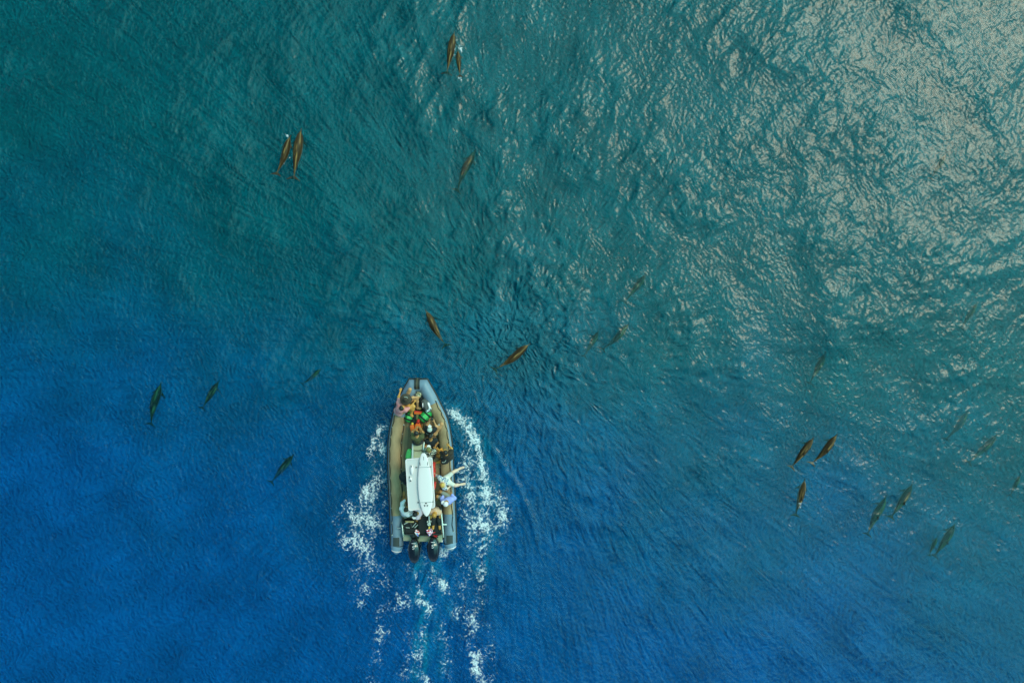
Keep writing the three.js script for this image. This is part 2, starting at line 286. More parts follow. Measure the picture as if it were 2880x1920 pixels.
function dolphinBody(yaw, dive, seed) {                   // one metre long, snout towards -z; yaw bends it sideways, dive bends the tail down
  const spine = (t) => V(yaw * Math.pow(t - 0.35, 2) * Math.sign(t - 0.35) * 0.9, -dive * Math.pow(Math.max(0, t - 0.3), 2) - 0.10 * dive * Math.max(0, 0.25 - t), t - 0.5);
  const N = 56, M = 20, pos = [], col = [], idx = [];
  const paint = (t, a) => {                               // dark brown skin, sunlit gold painted along the back, dark beak, pale belly
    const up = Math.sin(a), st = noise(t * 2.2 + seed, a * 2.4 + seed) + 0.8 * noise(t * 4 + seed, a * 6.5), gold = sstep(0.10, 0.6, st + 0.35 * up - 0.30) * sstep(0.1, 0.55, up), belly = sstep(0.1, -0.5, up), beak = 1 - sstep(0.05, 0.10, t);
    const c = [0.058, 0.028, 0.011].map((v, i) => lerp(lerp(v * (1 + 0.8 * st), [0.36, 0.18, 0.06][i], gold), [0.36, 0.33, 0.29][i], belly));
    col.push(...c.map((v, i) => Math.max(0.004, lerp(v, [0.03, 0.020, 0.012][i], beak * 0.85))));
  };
  for (let i = 0; i <= N; i++) for (let j = 0; j < M; j++) {
    const t = i / N, a = j / M * Math.PI * 2, s = spine(t), w = profile(DW, t), h = profile(DH, t);
    const y = Math.sin(a) * h, x = Math.cos(a) * w * (1 - 0.12 * Math.max(0, Math.sin(a)));
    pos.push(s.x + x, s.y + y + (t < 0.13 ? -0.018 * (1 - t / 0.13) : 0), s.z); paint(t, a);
  }
  for (let i = 0; i < N; i++) for (let j = 0; j < M; j++) { const a = i * M + j, b = i * M + (j + 1) % M, c = a + M, d = b + M; idx.push(a, b, c, b, d, c); }
  const g = new THREE.BufferGeometry(); g.setAttribute('position', new THREE.Float32BufferAttribute(pos, 3)); g.setIndex(idx);
  const back = V(0, 0, 1), fins = [];
  for (const s of [-1, 1]) {
    const r = spine(0.26); fins.push(fin(r.clone().add(V(s * 0.062, -0.045, 0)), r.clone().add(V(s * 0.165, -0.085, 0.055)), back, 0.076, 0.014, 0.03, 0.010, V(0, 1, 0)));
    const f = spine(0.985), dir = spine(1).sub(spine(0.95)).normalize(); fins.push(fin(f.clone(), f.clone().add(V(s * 0.135, 0.004, 0.034)), dir, 0.088, 0.010, 0.030, 0.008, V(0, 1, 0), 0.01));
  }
  const d0 = spine(0.52); fins.push(fin(d0.clone().add(V(0, 0.082, 0)), d0.clone().add(V(0.004, 0.172, 0.055)), back, 0.12, 0.012, 0.025, 0.009, V(1, 0, 0)));
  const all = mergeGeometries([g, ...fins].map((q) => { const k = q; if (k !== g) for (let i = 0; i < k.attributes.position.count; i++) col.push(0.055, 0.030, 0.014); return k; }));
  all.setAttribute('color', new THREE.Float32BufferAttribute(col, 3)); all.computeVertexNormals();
  return [all, spine];
}
const mDolphin = new THREE.MeshPhysicalMaterial({ name: 'wet_dolphin_skin', vertexColors: true, roughness: 0.38, ior: 1.22 });
const mDark = new THREE.MeshStandardMaterial({ name: 'dark_hole', color: new THREE.Color().setRGB(0.01, 0.008, 0.007), roughness: 0.5 });
function makeDolphin(yaw, dive, seed) {
  const t = new THREE.Group(), [g, spine] = dolphinBody(yaw, dive, seed);
  const b = new THREE.Mesh(g, mDolphin); b.name = 'body'; t.add(b);
  const s = spine(0.155), hole = new THREE.Mesh(new THREE.SphereGeometry(0.007, 10, 6).scale(1, 0.5, 1.5), mDark); hole.name = 'blowhole'; hole.position.set(s.x, s.y + 0.0555, s.z); t.add(hole);
  for (const k of [-1, 1]) { const e = new THREE.Mesh(new THREE.SphereGeometry(0.0055, 8, 6), mDark); e.name = 'eye'; const q = spine(0.135); e.position.set(q.x + k * 0.0435, q.y - 0.006, q.z); t.add(e); }
  return shadows(t);
}
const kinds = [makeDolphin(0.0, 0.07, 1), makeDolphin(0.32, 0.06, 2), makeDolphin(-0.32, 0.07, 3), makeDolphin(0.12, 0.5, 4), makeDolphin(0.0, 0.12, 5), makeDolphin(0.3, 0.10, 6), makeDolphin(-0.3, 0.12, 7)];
const calm = (x, z) => { let s = 0; for (let i = -2; i <= 2; i++) for (let j = -2; j <= 2; j++) s += seaHeight(x + i * 0.16, z + j * 0.16); return s / 25; };
const TILT = { surf: 0.03, shallow: 0.06, mid: 0.07, deep: 0.05 };
function dolphin(kind, hx, hy, tx, ty, deep, label) {          // snout and flukes in photograph pixels; deep = depth of the back under the surface
  const a = P(hx, hy, -deep), b = P(tx, ty, -deep - 0.15), L = Math.hypot(a.x - b.x, a.z - b.z), mid = a.clone().lerp(b, 0.5);
  const o = kinds[kind + (deep > 0.02 ? 4 : 0)].clone(); o.name = numbered('dolphin');
  o.scale.set(L * 1.04, L, L); o.rotation.set(deep < 0.1 ? 0.02 : 0.05, Math.atan2(-(a.x - b.x), -(a.z - b.z)), 0, 'YXZ');
  o.position.set(mid.x, calm(mid.x, mid.z) - deep - 0.078 * L, mid.z);
  scene.add(tag(o, label, 'dolphin', 'dolphins swimming around the boat'));
}
dolphin(0, 1277, 80, 1256, 202, -0.16, 'larger brown dolphin with broad back out of the water, left of the topmost pair');
dolphin(0, 1286, 133, 1293, 212, -0.15, 'smaller slim brown dolphin with splash at its snout, right of the topmost pair');
dolphin(2, 807, 372, 785, 488, -0.17, 'dark striped brown dolphin with splash at its snout, left of the pair at upper left');
dolphin(0, 840, 352, 820, 496, -0.18, 'light golden brown dolphin just ahead of its partner, right of the pair at upper left');
dolphin(1, 1341, 414, 1272, 524, 0.02, 'mottled olive dolphin swimming alone under the surface in the upper middle');
dolphin(1, 1196, 866, 1240, 976, -0.10, 'dark brown dolphin pointing up and left, just ahead of the boat bow');
dolphin(2, 1490, 962, 1401, 1050, -0.10, 'slender brown dolphin with clearly forked flukes, to the right ahead of the boat bow');
dolphin(0, 2300, 1231, 2233, 1316, -0.14, 'mottled tan dolphin, left of the two swimming level at right');
dolphin(2, 2364, 1220, 2301, 1312, -0.15, 'grey brown dolphin, right of the two swimming level at right');
dolphin(0, 2274, 1348, 2244, 1452, -0.06, 'nearly black dolphin with a white splash over its tail at lower right');
dolphin(1, 2507, 1398, 2438, 1500, 0.10, 'dark dolphin with spread flukes, lower left of the two underwater at lower right');
dolphin(0, 2580, 1362, 2516, 1458, 0.06, 'greenish tan dolphin, upper right of the two underwater at lower right');
dolphin(0, 2700, 1474, 2638, 1567, 0.09, 'broad dark adult dolphin beside a calf near the lower right corner');
dolphin(1, 2647, 1512, 2612, 1560, 0.08, 'small green tinged dolphin calf close beside a broad adult at lower right');
dolphin(0, 1823, 766, 1760, 848, 0.34, 'blurred dark dolphin deep underwater, upper right of the three right of centre');
dolphin(2, 1772, 905, 1706, 990, 0.34, 'blurred dark dolphin deep underwater, middle of the three right of centre');
dolphin(0, 1687, 928, 1644, 1002, 0.34, 'faint narrow dolphin deep underwater, leftmost of the three right of centre');
dolphin(1, 446, 1076, 400, 1190, 0.16, 'broad dark dolphin underwater at far left, largest of the group left of the boat');
dolphin(0, 608, 1070, 560, 1150, 0.34, 'short dark dolphin deep underwater beside a teal streak, second from left edge');
dolphin(2, 899, 1034, 851, 1086, 0.34, 'slim faint dolphin deep underwater above and left of the boat');
dolphin(0, 822, 1278, 756, 1360, 0.34, 'faint shadowy dolphin deep underwater, lowest on the left of the boat');
dolphin(0, 2669, 428, 2624, 500, 0.34, 'faint brownish dolphin deep underwater in the pale glare at upper right');
dolphin(1, 2760, 850, 2703, 918, 0.34, 'dark hazy dolphin deep underwater near the right edge below the pale glare');
dolphin(0, 2331, 988, 2284, 1078, 0.34, 'large hazy dark dolphin deep underwater above the two swimming level at right');
dolphin(2, 2735, 1152, 2683, 1242, 0.34, 'large dark blurred dolphin deep underwater, left of the two shadows by the right edge');
dolphin(0, 2822, 1222, 2740, 1304, 0.34, 'very faint dolphin deep underwater, right of the two shadows by the right edge');
dolphin(1, 2884, 1338, 2844, 1392, 0.34, 'dark dolphin underwater cut off by the right edge of the view');
// ---------------------------------------------------------------- materials and small builders for the boat
const rgb = (r, g, b) => new THREE.Color().setRGB(r, g, b);
const grainMap = (() => {                                 // fine cloth and dirt grain, used as relief
  const N = 256, d = new Uint8Array(N * N * 4);
  for (let j = 0; j < N; j++) for (let i = 0; i < N; i++) { const q = clamp(128 + 150 * fbm(i / 16, j / 16, 4, 16), 0, 255); d.set([q, q, q, 255], (j * N + i) * 4); }
  const t = new THREE.DataTexture(d, N, N); t.wrapS = t.wrapT = THREE.RepeatWrapping; t.magFilter = THREE.LinearFilter; t.needsUpdate = true; return t;
})();
const mat = (name, r, g, b, roughness = 0.7, more = {}) => new THREE.MeshPhysicalMaterial({ name, color: rgb(r, g, b), roughness, ...more });
const vmat = (name, roughness = 0.75, more = {}) => new THREE.MeshPhysicalMaterial({ name, vertexColors: true, roughness, side: THREE.DoubleSide, ...more });
const M = {
  tube: vmat('grey_tube_fabric', 0.45), cover: vmat('tan_cover', 0.85), black: mat('black_rubber', 0.012, 0.012, 0.012, 0.6), strake: mat('dark_brown_rubber', 0.022, 0.016, 0.012, 0.55),
  band: mat('brown_band', 0.11, 0.075, 0.04, 0.7), deck: mat('dark_deck', 0.075, 0.056, 0.038, 0.8), strip: vmat('tan_deck_strip', 0.8), cream: mat('cream_vinyl', 0.50, 0.43, 0.27, 0.6), white: mat('white_gelcoat', 0.90, 0.66, 0.65, 0.35),
  pale: mat('pale_grey_gelcoat', 0.74, 0.57, 0.56, 0.4), steel: mat('white_tube_rail', 0.72, 0.70, 0.62, 0.3), beige: mat('beige_transom', 0.36, 0.33, 0.22, 0.6), patch: mat('grey_rubber_patch', 0.045, 0.05, 0.05, 0.8), anchor: mat('pale_rope_anchor', 0.5, 0.48, 0.42, 0.7),
  cowl: mat('glossy_black_cowl', 0.008, 0.008, 0.009, 0.22, { clearcoat: 1, clearcoatRoughness: 0.06 }), metal: mat('dark_metal', 0.03, 0.03, 0.03, 0.4), grey: mat('grey_plastic', 0.25, 0.26, 0.27, 0.5), board: mat('white_board', 0.93, 0.68, 0.67, 0.28), strapm: mat('grey_webbing', 0.35, 0.35, 0.36, 0.8),
  skin: mat('skin', 0.64, 0.27, 0.11, 0.6), pales: mat('pale_skin', 0.80, 0.45, 0.33, 0.6), tanskin: mat('tanned_skin', 0.48, 0.19, 0.055, 0.6), orangeskin: mat('orange_tan_skin', 0.72, 0.29, 0.06, 0.6), hair: mat('dark_hair', 0.018, 0.012, 0.008, 0.55), blond: mat('blond_hair', 0.66, 0.36, 0.08, 0.6), ginger: mat('ginger_hair', 0.55, 0.22, 0.03, 0.6),  // orangeskin is one even orange tan, the skin colour itself
  eye: mat('dark_eye', 0.01, 0.01, 0.01, 0.3), green: mat('green_bag_fabric', 0.02, 0.30, 0.06, 0.6), lime: mat('light_green_panel', 0.10, 0.52, 0.13, 0.6), orange: mat('orange_fabric', 0.85, 0.13, 0.01, 0.65), red: mat('red_fabric', 0.72, 0.02, 0.01, 0.6), olive: mat('olive_plastic', 0.20, 0.16, 0.045, 0.7), yellow: mat('yellow_foam', 0.75, 0.45, 0.06, 0.7), brown: mat('brown_fabric', 0.06, 0.035, 0.02, 0.8), charcoal: mat('charcoal_fabric', 0.10, 0.085, 0.08, 0.85), blackf: mat('black_fabric', 0.012, 0.012, 0.013, 0.85), whitef: mat('white_fabric', 0.93, 0.72, 0.70, 0.8), tanf: mat('tan_webbing', 0.50, 0.32, 0.14, 0.8), blue: mat('blue_fabric', 0.03, 0.06, 0.45, 0.7),
};
for (const k of ['black', 'cream', 'green', 'lime', 'orange', 'red', 'brown', 'charcoal', 'blackf', 'whitef', 'olive']) { M[k].bumpMap = grainMap; M[k].bumpScale = 0.006; }
function thing(name, label, category, at, group) { const o = new THREE.Group(); o.name = numbered(name); o.position.copy(at); scene.add(o); return tag(o, label, category, group); }
function part(parent, name, g, m) {                       // geometry in world places, moved into its parent's frame
  const list = (Array.isArray(g) ? g : [g]).map((q) => { const k = q.index ? q.toNonIndexed() : q.clone(); for (const a of Object.keys(k.attributes)) if (!['position', 'normal', 'color', 'uv'].includes(a)) k.deleteAttribute(a); return k; });
  if (!list.every((q) => q.attributes.uv)) for (const q of list) if (!q.attributes.uv) q.setAttribute('uv', new THREE.Float32BufferAttribute(Array.from({ length: q.attributes.position.count * 2 }, (_, i) => q.attributes.position.getComponent(i >> 1, i & 1 ? 2 : 0) * 3), 2));
  const k = list.length > 1 ? mergeGeometries(list) : list[0], at = new THREE.Vector3();
  for (let o = parent; o && o !== scene; o = o.parent) at.add(o.position);
  k.translate(-at.x, -at.y, -at.z);
  const o = new THREE.Mesh(k, m); o.name = name; o.castShadow = o.receiveShadow = true; parent.add(o); return o;
}
function rbox(px, py, h, w, t, d, turn = 0, r = 0.02, tiltX = 0, tiltZ = 0) { const g = new RoundedBoxGeometry(w, t, d, 2, Math.min(r, w / 2.01, t / 2.01, d / 2.01)), c = P(px, py, h); return g.rotateX(tiltX).rotateZ(tiltZ).rotateY(turn).translate(c.x, c.y, c.z); }
function pipe(points, r, seg = 6, closed = false) { const c = new THREE.CatmullRomCurve3(points, closed, 'centripetal'); return new THREE.TubeGeometry(c, points.length * 6, r, seg, closed); }
function bar(a, b, r, seg = 8) { const d = b.clone().sub(a), g = new THREE.CylinderGeometry(r, r, d.length(), seg); g.applyQuaternion(new THREE.Quaternion().setFromUnitVectors(V(0, 1, 0), d.clone().normalize())); return g.translate((a.x + b.x) / 2, (a.y + b.y) / 2, (a.z + b.z) / 2); }
function ball(px, py, h, rx, ry, rz, turn = 0) { const c = P(px, py, h); return new THREE.SphereGeometry(1, 20, 14).scale(rx, ry, rz).rotateY(turn).translate(c.x, c.y, c.z); }
function lumpy(g, amp, f, seed = 0) { const p = g.attributes.position, n = g.attributes.normal; for (let i = 0; i < p.count; i++) { const x = p.getX(i), y = p.getY(i), z = p.getZ(i), d = amp * (noise(x * f + seed, z * f + y * f * 0.7) + 0.6 * noise(x * f * 2.2 + y * f, z * f * 2.2 + seed)); p.setXYZ(i, x + n.getX(i) * d, y + n.getY(i) * d, z + n.getZ(i) * d); } g.computeVertexNormals(); return g; }
function tint(g, fn) { const p = g.attributes.position, c = new Float32Array(p.count * 3); for (let i = 0; i < p.count; i++) c.set(fn(p.getX(i), p.getY(i), p.getZ(i), i), i * 3); g.setAttribute('color', new THREE.BufferAttribute(c, 3)); return g; }

// ---------------------------------------------------------------- the inflatable boat
const BASE = P(1184, 1310, 0);
const boat = thing('inflatable_boat', 'grey rigid inflatable boat with tan tube covers, crowded with people, under way', 'boat', BASE);
const OUTER = [[1097, 1532], [1097, 1512], [1096, 1487], [1095.5, 1454], [1094, 1418], [1092.6, 1383], [1090.6, 1345], [1089.4, 1310], [1089.2, 1275], [1090.6, 1240], [1093.4, 1215], [1097.4, 1192], [1104.4, 1160], [1111.4, 1138], [1119.8, 1117], [1134, 1091], [1150, 1064], [1203.4, 1064], [1216, 1086], [1228.4, 1108], [1244, 1140], [1253, 1158], [1260.6, 1176], [1266, 1197], [1269.8, 1219], [1273, 1244], [1275.4, 1270], [1277.6, 1318], [1280.2, 1365], [1281.8, 1405], [1283.4, 1445], [1284.6, 1482], [1285.4, 1505], [1285.6, 1524]];
const TR = 0.272, tubeH = (py) => 0.36 + 0.24 * sstep(1260, 1075, py);
const outW = OUTER.map(([x, y]) => P(x, y, tubeH(y)));
const sideAt = (i) => {                                   // outward side vector at a point of the outline, lengthened at corners
  const p = outW[i], a = outW[i - 1] ?? p, b = outW[i + 1] ?? p, d1 = V(p.x - a.x, 0, p.z - a.z), d2 = V(b.x - p.x, 0, b.z - p.z);
  if (!i) d1.copy(d2); if (i === outW.length - 1) d2.copy(d1);
  d1.normalize(); d2.normalize(); const t = d1.clone().add(d2).normalize(), s = V(t.z, 0, -t.x), k = 1 / Math.max(0.6, t.dot(d1));
  return s.multiplyScalar(k);
};
const sides = outW.map((_, i) => sideAt(i)), mid = outW.map((p, i) => p.clone().addScaledVector(sides[i], -(TR + 0.03)));
function along(i0, i1, per = 3) { const r = []; for (let i = i0; i < i1; i++) for (let k = 0; k < per; k++) r.push(i + k / per); r.push(i1); return r; }
function ringPoint(s, a, r) {                             // s along the outline, a = angle round the tube (0 outside, 90 on top, 180 inside)
  const i = Math.min(outW.length - 2, Math.floor(s)), u = s - i, c = mid[i].clone().lerp(mid[i + 1], u), n = sides[i].clone().lerp(sides[i + 1], u);
  return c.addScaledVector(n, Math.cos(a) * r).add(V(0, Math.sin(a) * r, 0));
}
function sheet(ss, angles, r, flip = false) {             // a sheet lying on the tube
  const pos = [], idx = [], uv = [], n = angles.length;
  ss.forEach((s, i) => angles.forEach((a, j) => { const p = ringPoint(s, a, typeof r === 'function' ? r(s, a) : r); pos.push(p.x, p.y, p.z); uv.push(s * 0.5, a * 0.4); if (i && j) { const q = i * n + j; idx.push(q - n - 1, q - 1, q - n, q - n, q - 1, q); } }));
  const g = new THREE.BufferGeometry(); g.setAttribute('position', new THREE.Float32BufferAttribute(pos, 3)); g.setAttribute('uv', new THREE.Float32BufferAttribute(uv, 2)); g.setIndex(idx); g.computeVertexNormals(); return g;
}
const D = Math.PI / 180, angs = (a, b, n) => Array.from({ length: n + 1 }, (_, i) => lerp(a, b, i / n) * D);
const LAST = OUTER.length - 1;
const dirt = (base, worn) => (x, y, z) => { const n = fbm(x * 1.7, z * 0.9, 4), s = fbm(x * 9, z * 2.2, 3), k = clamp(0.5 + 0.9 * n + 0.5 * s, 0, 1); return base.map((v, i) => lerp(v, worn[i], k)); };
part(boat, 'tube', tint(sheet(along(0, LAST, 4), angs(0, 360, 28), TR), dirt([0.155, 0.19, 0.255], [0.22, 0.255, 0.32])), M.tube);
{ // rubbing strake round the outside, a second thin one under it
  const s = along(0, LAST, 4);
  const ring = (off, a, r) => { const pos = [], idx = []; s.forEach((q, i) => { for (let j = 0; j < 9; j++) { const b = j / 8 * 2 * Math.PI, o = ringPoint(q, a * D, TR + off), i0 = Math.min(LAST - 1, Math.floor(q)), n = sides[i0].clone().lerp(sides[i0 + 1], q - i0); o.addScaledVector(n, Math.cos(b) * r).add(V(0, Math.sin(b) * r * 1.5, 0)); pos.push(o.x, o.y, o.z); if (i && j) { const k = i * 9 + j; idx.push(k - 10, k - 1, k - 9, k - 9, k - 1, k); } } }); const g = new THREE.BufferGeometry(); g.setAttribute('position', new THREE.Float32BufferAttribute(pos, 3)); g.setIndex(idx); g.computeVertexNormals(); return g; };
  part(boat, 'rubbing_strake', [ring(0.008, 8, 0.036), ring(0.004, -28, 0.022)], M.strake);
}
const idxOf = (py, left) => { const lo = left ? 0 : 17, hi = left ? 16 : LAST; for (let i = lo; i < hi; i++) { const a = OUTER[i][1], b = OUTER[i + 1][1]; if ((py - a) * (py - b) <= 0 && a !== b) return i + (py - a) / (b - a); } return left ? 0 : LAST; };
const cov = dirt([0.45, 0.265, 0.14], [0.27, 0.155, 0.08]);
const span = (a, b, n) => Array.from({ length: n + 1 }, (_, i) => lerp(a, b, i / n));
const wrinkle = (k) => (s, a) => TR + 0.014 + 0.010 * noise(s * 2.7 + k, a * 2.6) + 0.005 * noise(s * 8 + k, a * 4);
part(boat, 'tube_cover', tint(sheet(span(idxOf(1447, true), idxOf(1163, true), 70), angs(44, 186, 14), wrinkle(1)), cov), M.cover);
part(boat, 'tube_cover', tint(sheet(span(idxOf(1126, false), idxOf(1441, false), 76), angs(186, 48, 14), wrinkle(9)), cov), M.cover);
// grip patches, cones with pale rings at the stern ends
part(boat, 'grip_patch', sheet(span(idxOf(1531, true), idxOf(1507, true), 8), angs(62, 118, 8), TR + 0.012), M.patch);
part(boat, 'grip_patch', sheet(span(idxOf(1500, false), idxOf(1523, false), 8), angs(118, 60, 8), TR + 0.012), M.patch);
for (const [i, tx, ty] of [[0, 1113.5, 1558], [LAST, 1270.5, 1549]]) {
  const c = mid[i], tip = P(tx, ty, 0.34), d = tip.clone().sub(c), L = d.length();
  const g = new THREE.LatheGeometry([[TR, 0], [TR * 0.93, L * 0.3], [TR * 0.72, L * 0.6], [TR * 0.50, L * 0.74], [TR * 0.36, L * 0.90], [0.02, L]].map(([a, b]) => new THREE.Vector2(a, b)), 24), q = new THREE.Quaternion().setFromUnitVectors(V(0, 1, 0), d.clone().normalize());
  part(boat, 'tube_end_cone', tint(g.applyQuaternion(q).translate(c.x, c.y, c.z), () => [0.24, 0.31, 0.40]), M.tube);
  part(boat, 'cone_ring', new THREE.TorusGeometry(TR * 0.74, 0.022, 8, 28).rotateX(Math.PI / 2).translate(0, L * 0.58, 0).applyQuaternion(q).translate(c.x, c.y, c.z), M.white);
}
// bow band: three ribs of rubber over the front tube
for (const [x, w, m] of [[1170.2, 0.10, M.strake], [1174.8, 0.06, M.band], [1179.4, 0.10, M.strake]]) {
  const c = P(x, 1081.4, tubeH(1070)); part(boat, 'bow_band', new THREE.CylinderGeometry(TR + 0.022, TR + 0.022, w * 0.94, 24, 1, true, -0.5, Math.PI + 0.7).rotateZ(Math.PI / 2).rotateX(0).translate(c.x, c.y, c.z), Object.assign(m, { side: THREE.DoubleSide }));
}
{ // lifelines along both tubes, sagging between their anchors
  const line = (left, a0, p0, p1, n, name) => {
    const pts = [], anchors = [];
    for (let i = 0; i <= n * 4; i++) { const s = lerp(idxOf(p0, left), idxOf(p1, left), i / (n * 4)), k = i % 4 ? Math.sin((i % 4) / 4 * Math.PI) : 0; const p = ringPoint(s, (a0 + k * 9 + 5 * noise(i * 0.7, a0)) * D, TR + 0.03); pts.push(p); if (i % 4 === 0) anchors.push(p); }
    const rope = part(boat, 'lifeline', pipe(pts, 0.017), M.black);
    for (const p of anchors) { const g = new THREE.SphereGeometry(0.034, 10, 8).scale(1, 0.6, 1).translate(p.x, p.y - 0.012, p.z); part(rope, 'rope_anchor', g, M.anchor); }
  };
  line(true, 54, 1500, 1162, 9); line(true, 160, 1440, 1185, 7); line(false, 54, 1120, 1490, 9); line(false, 162, 1215, 1440, 6);
}
// deck
const inner = (left) => { const r = []; for (let py = 1100; py <= 1516; py += 4) { const s = idxOf(py, left), p = ringPoint(s, Math.PI, TR - 0.06); r.push(p); } return r; };
const inL = inner(true), inR = inner(false), DECK_H = 0.34;
{
  const pts = [...inL, ...inR.slice().reverse()].map((p) => new THREE.Vector2(p.x, -p.z)), g = new THREE.ExtrudeGeometry(new THREE.Shape(pts), { depth: 0.05, bevelEnabled: false }).rotateX(-Math.PI / 2).translate(0, DECK_H - 0.05, 0);
  part(boat, 'deck', g, M.deck);
  const keel = new THREE.ExtrudeGeometry(new THREE.Shape([[-0.95, 0], [0, -0.42], [0.95, 0]].map(([x, y]) => new THREE.Vector2(x, y))), { depth: 5.6, bevelEnabled: false }), c = P(1183, 1140, 0);
  part(boat, 'hull', keel.translate(c.x, DECK_H - 0.07, c.z), M.grey);
  const axis = (z, off) => { const py = z * PXM + 960; return (1174 + (py - 1063) * 0.0355 - 1440) / PXM + off; };
  for (let k = -13; k <= 13; k++) {                       // raised tread strips, cut where the tubes curve in
    const off = k * 0.066, zs = [];
    for (let i = 0; i < inL.length; i++) { const z = inL[i].z, x = axis(z, off); if (x > inL[i].x + 0.03 && x < inR[i].x - 0.03 && z > P(0, 1128).z) zs.push(z); }
    if (zs.length < 4) continue;
    const z0 = zs[0], z1 = zs[zs.length - 1], g = new THREE.BoxGeometry(0.054, 0.02, z1 - z0, 1, 1, 24).translate(0, 0, (z0 + z1) / 2), p = g.attributes.position;
    for (let i = 0; i < p.count; i++) p.setXYZ(i, p.getX(i) + axis(p.getZ(i), off), p.getY(i) + DECK_H + 0.011, p.getZ(i));
    g.computeVertexNormals();
    part(boat, 'deck_strip', tint(g, dirt([0.38, 0.23, 0.125], [0.22, 0.13, 0.07])), M.strip);
  }
}
// transom, stern frame
part(boat, 'transom', rbox(1189, 1511, 0.52, 1.66, 0.24, 0.30, -0.035, 0.03), M.beige);
part(boat, 'transom_edge', rbox(1189.5, 1519.5, 0.57, 1.68, 0.12, 0.07, -0.035, 0.02), M.white);
part(boat, 'stern_floor', rbox(1188, 1478, 0.40, 1.60, 0.05, 0.85, -0.035, 0.02), M.beige);
part(boat, 'stern_rail', pipe([P(1240, 1432, 0.8), P(1241, 1440, 1.02), P(1246, 1496, 1.02), P(1247, 1510, 0.72)], 0.028), M.steel);
part(boat, 'rail_post', bar(P(1243, 1470, 1.02), P(1243, 1470, 0.45), 0.022), M.steel);
part(boat, 'stern_rail', [pipe([P(1130, 1470, 0.55), P(1131, 1478, 0.86), P(1133, 1500, 0.86), P(1134, 1510, 0.62)], 0.026)], M.steel);
part(boat, 'rail_bracket', rbox(1249, 1474.5, 0.93, 0.22, 0.05, 0.06, -0.03), M.steel);
part(boat, 'rail_bracket', rbox(1122, 1485, 0.72, 0.20, 0.05, 0.05, 0.12), M.grey);
// console with cushions and the hard top on its four posts
part(boat, 'console', rbox(1178, 1332, 0.80, 0.66, 0.90, 1.10, -0.035, 0.05), M.white);
part(boat, 'bench_base', rbox(1176, 1268, 0.60, 0.50, 0.5, 0.74, -0.035, 0.04), M.white);
part(boat, 'seat_cushion', rbox(1175, 1256.5, 0.90, 0.37, 0.12, 0.31, -0.035, 0.04), M.cream);
part(boat, 'seat_cushion', rbox(1175.6, 1279, 0.91, 0.37, 0.12, 0.36, -0.035, 0.04), M.cream);
part(boat, 'seat_frame', pipe([P(1160.5, 1294, 1.0), P(1161, 1250, 0.96), P(1163, 1240, 0.8)], 0.03), M.steel);
part(boat, 'seat_frame', pipe([P(1190.5, 1294, 1.0), P(1191.5, 1250, 0.96), P(1197, 1234, 0.85)], 0.035), M.steel);
const TOP_H = 2.0;
{
  const poly = [[1140, 1291], [1215, 1285.5], [1223.2, 1427.5], [1149, 1436]].map(([x, y]) => P(x, y, TOP_H)), c = poly.reduce((a, p) => a.add(p), V(0, 0, 0)).multiplyScalar(0.25);
  const shape = (k) => { const q = poly.map((p) => new THREE.Vector2(c.x + (p.x - c.x) * k, -(c.z + (p.z - c.z) * (1 - (1 - k) * 0.55)))), s = new THREE.Shape(), r = 0.10; q.forEach((p, i) => { const a = q[(i + 3) % 4], b = q[(i + 1) % 4], A = p.clone().add(a.clone().sub(p).setLength(r)), B = p.clone().add(b.clone().sub(p).setLength(r)); i ? s.lineTo(A.x, A.y) : s.moveTo(A.x, A.y); s.quadraticCurveTo(p.x, p.y, B.x, B.y); }); return s; };
  const slab = new THREE.ExtrudeGeometry(shape(0.975), { depth: 0.05, bevelEnabled: true, bevelSize: 0.012, bevelThickness: 0.012, bevelSegments: 2 }).rotateX(-Math.PI / 2).translate(0, TOP_H - 0.06, 0);
  const top = part(boat, 'hard_top', slab, M.pale), rim = shape(1); rim.holes.push(new THREE.Path(shape(0.955).getPoints(8)));
  part(top, 'rim', new THREE.ExtrudeGeometry(rim, { depth: 0.06, bevelEnabled: true, bevelSize: 0.01, bevelThickness: 0.012, bevelSegments: 2 }).rotateX(-Math.PI / 2).translate(0, TOP_H - 0.045, 0), M.white);
  part(top, 'antenna_base', ball(1158.2, 1321, TOP_H + 0.04, 0.075, 0.06, 0.20, 0.03), M.white); part(top, 'antenna_cap', ball(1157.2, 1311.5, TOP_H + 0.10, 0.025, 0.02, 0.025), M.black);
  part(top, 'dome_light', ball(1154.6, 1348, TOP_H + 0.03, 0.055, 0.05, 0.09), M.white); part(top, 'antenna_cap', ball(1154.8, 1351.5, TOP_H + 0.08, 0.028, 0.02, 0.028), M.black); part(top, 'antenna_cap', ball(1151.4, 1341.5, TOP_H + 0.03, 0.012, 0.02, 0.045), M.black);
  for (const [x, y, fx, fy] of [[1146, 1300, 1148, 1304], [1210, 1296, 1208, 1300], [1216, 1418, 1212, 1412], [1155, 1424, 1158, 1418]]) part(boat, 'canopy_post', bar(P(x, y, TOP_H - 0.05), P(fx, fy, DECK_H), 0.024), M.steel);
}
part(boat, 'mooring_rope', pipe([P(1157, 1263, 0.95), P(1163, 1266, 0.99), P(1176, 1267, 1.0), P(1190, 1264, 0.98), P(1197, 1258, 0.98)], 0.014), M.brown);

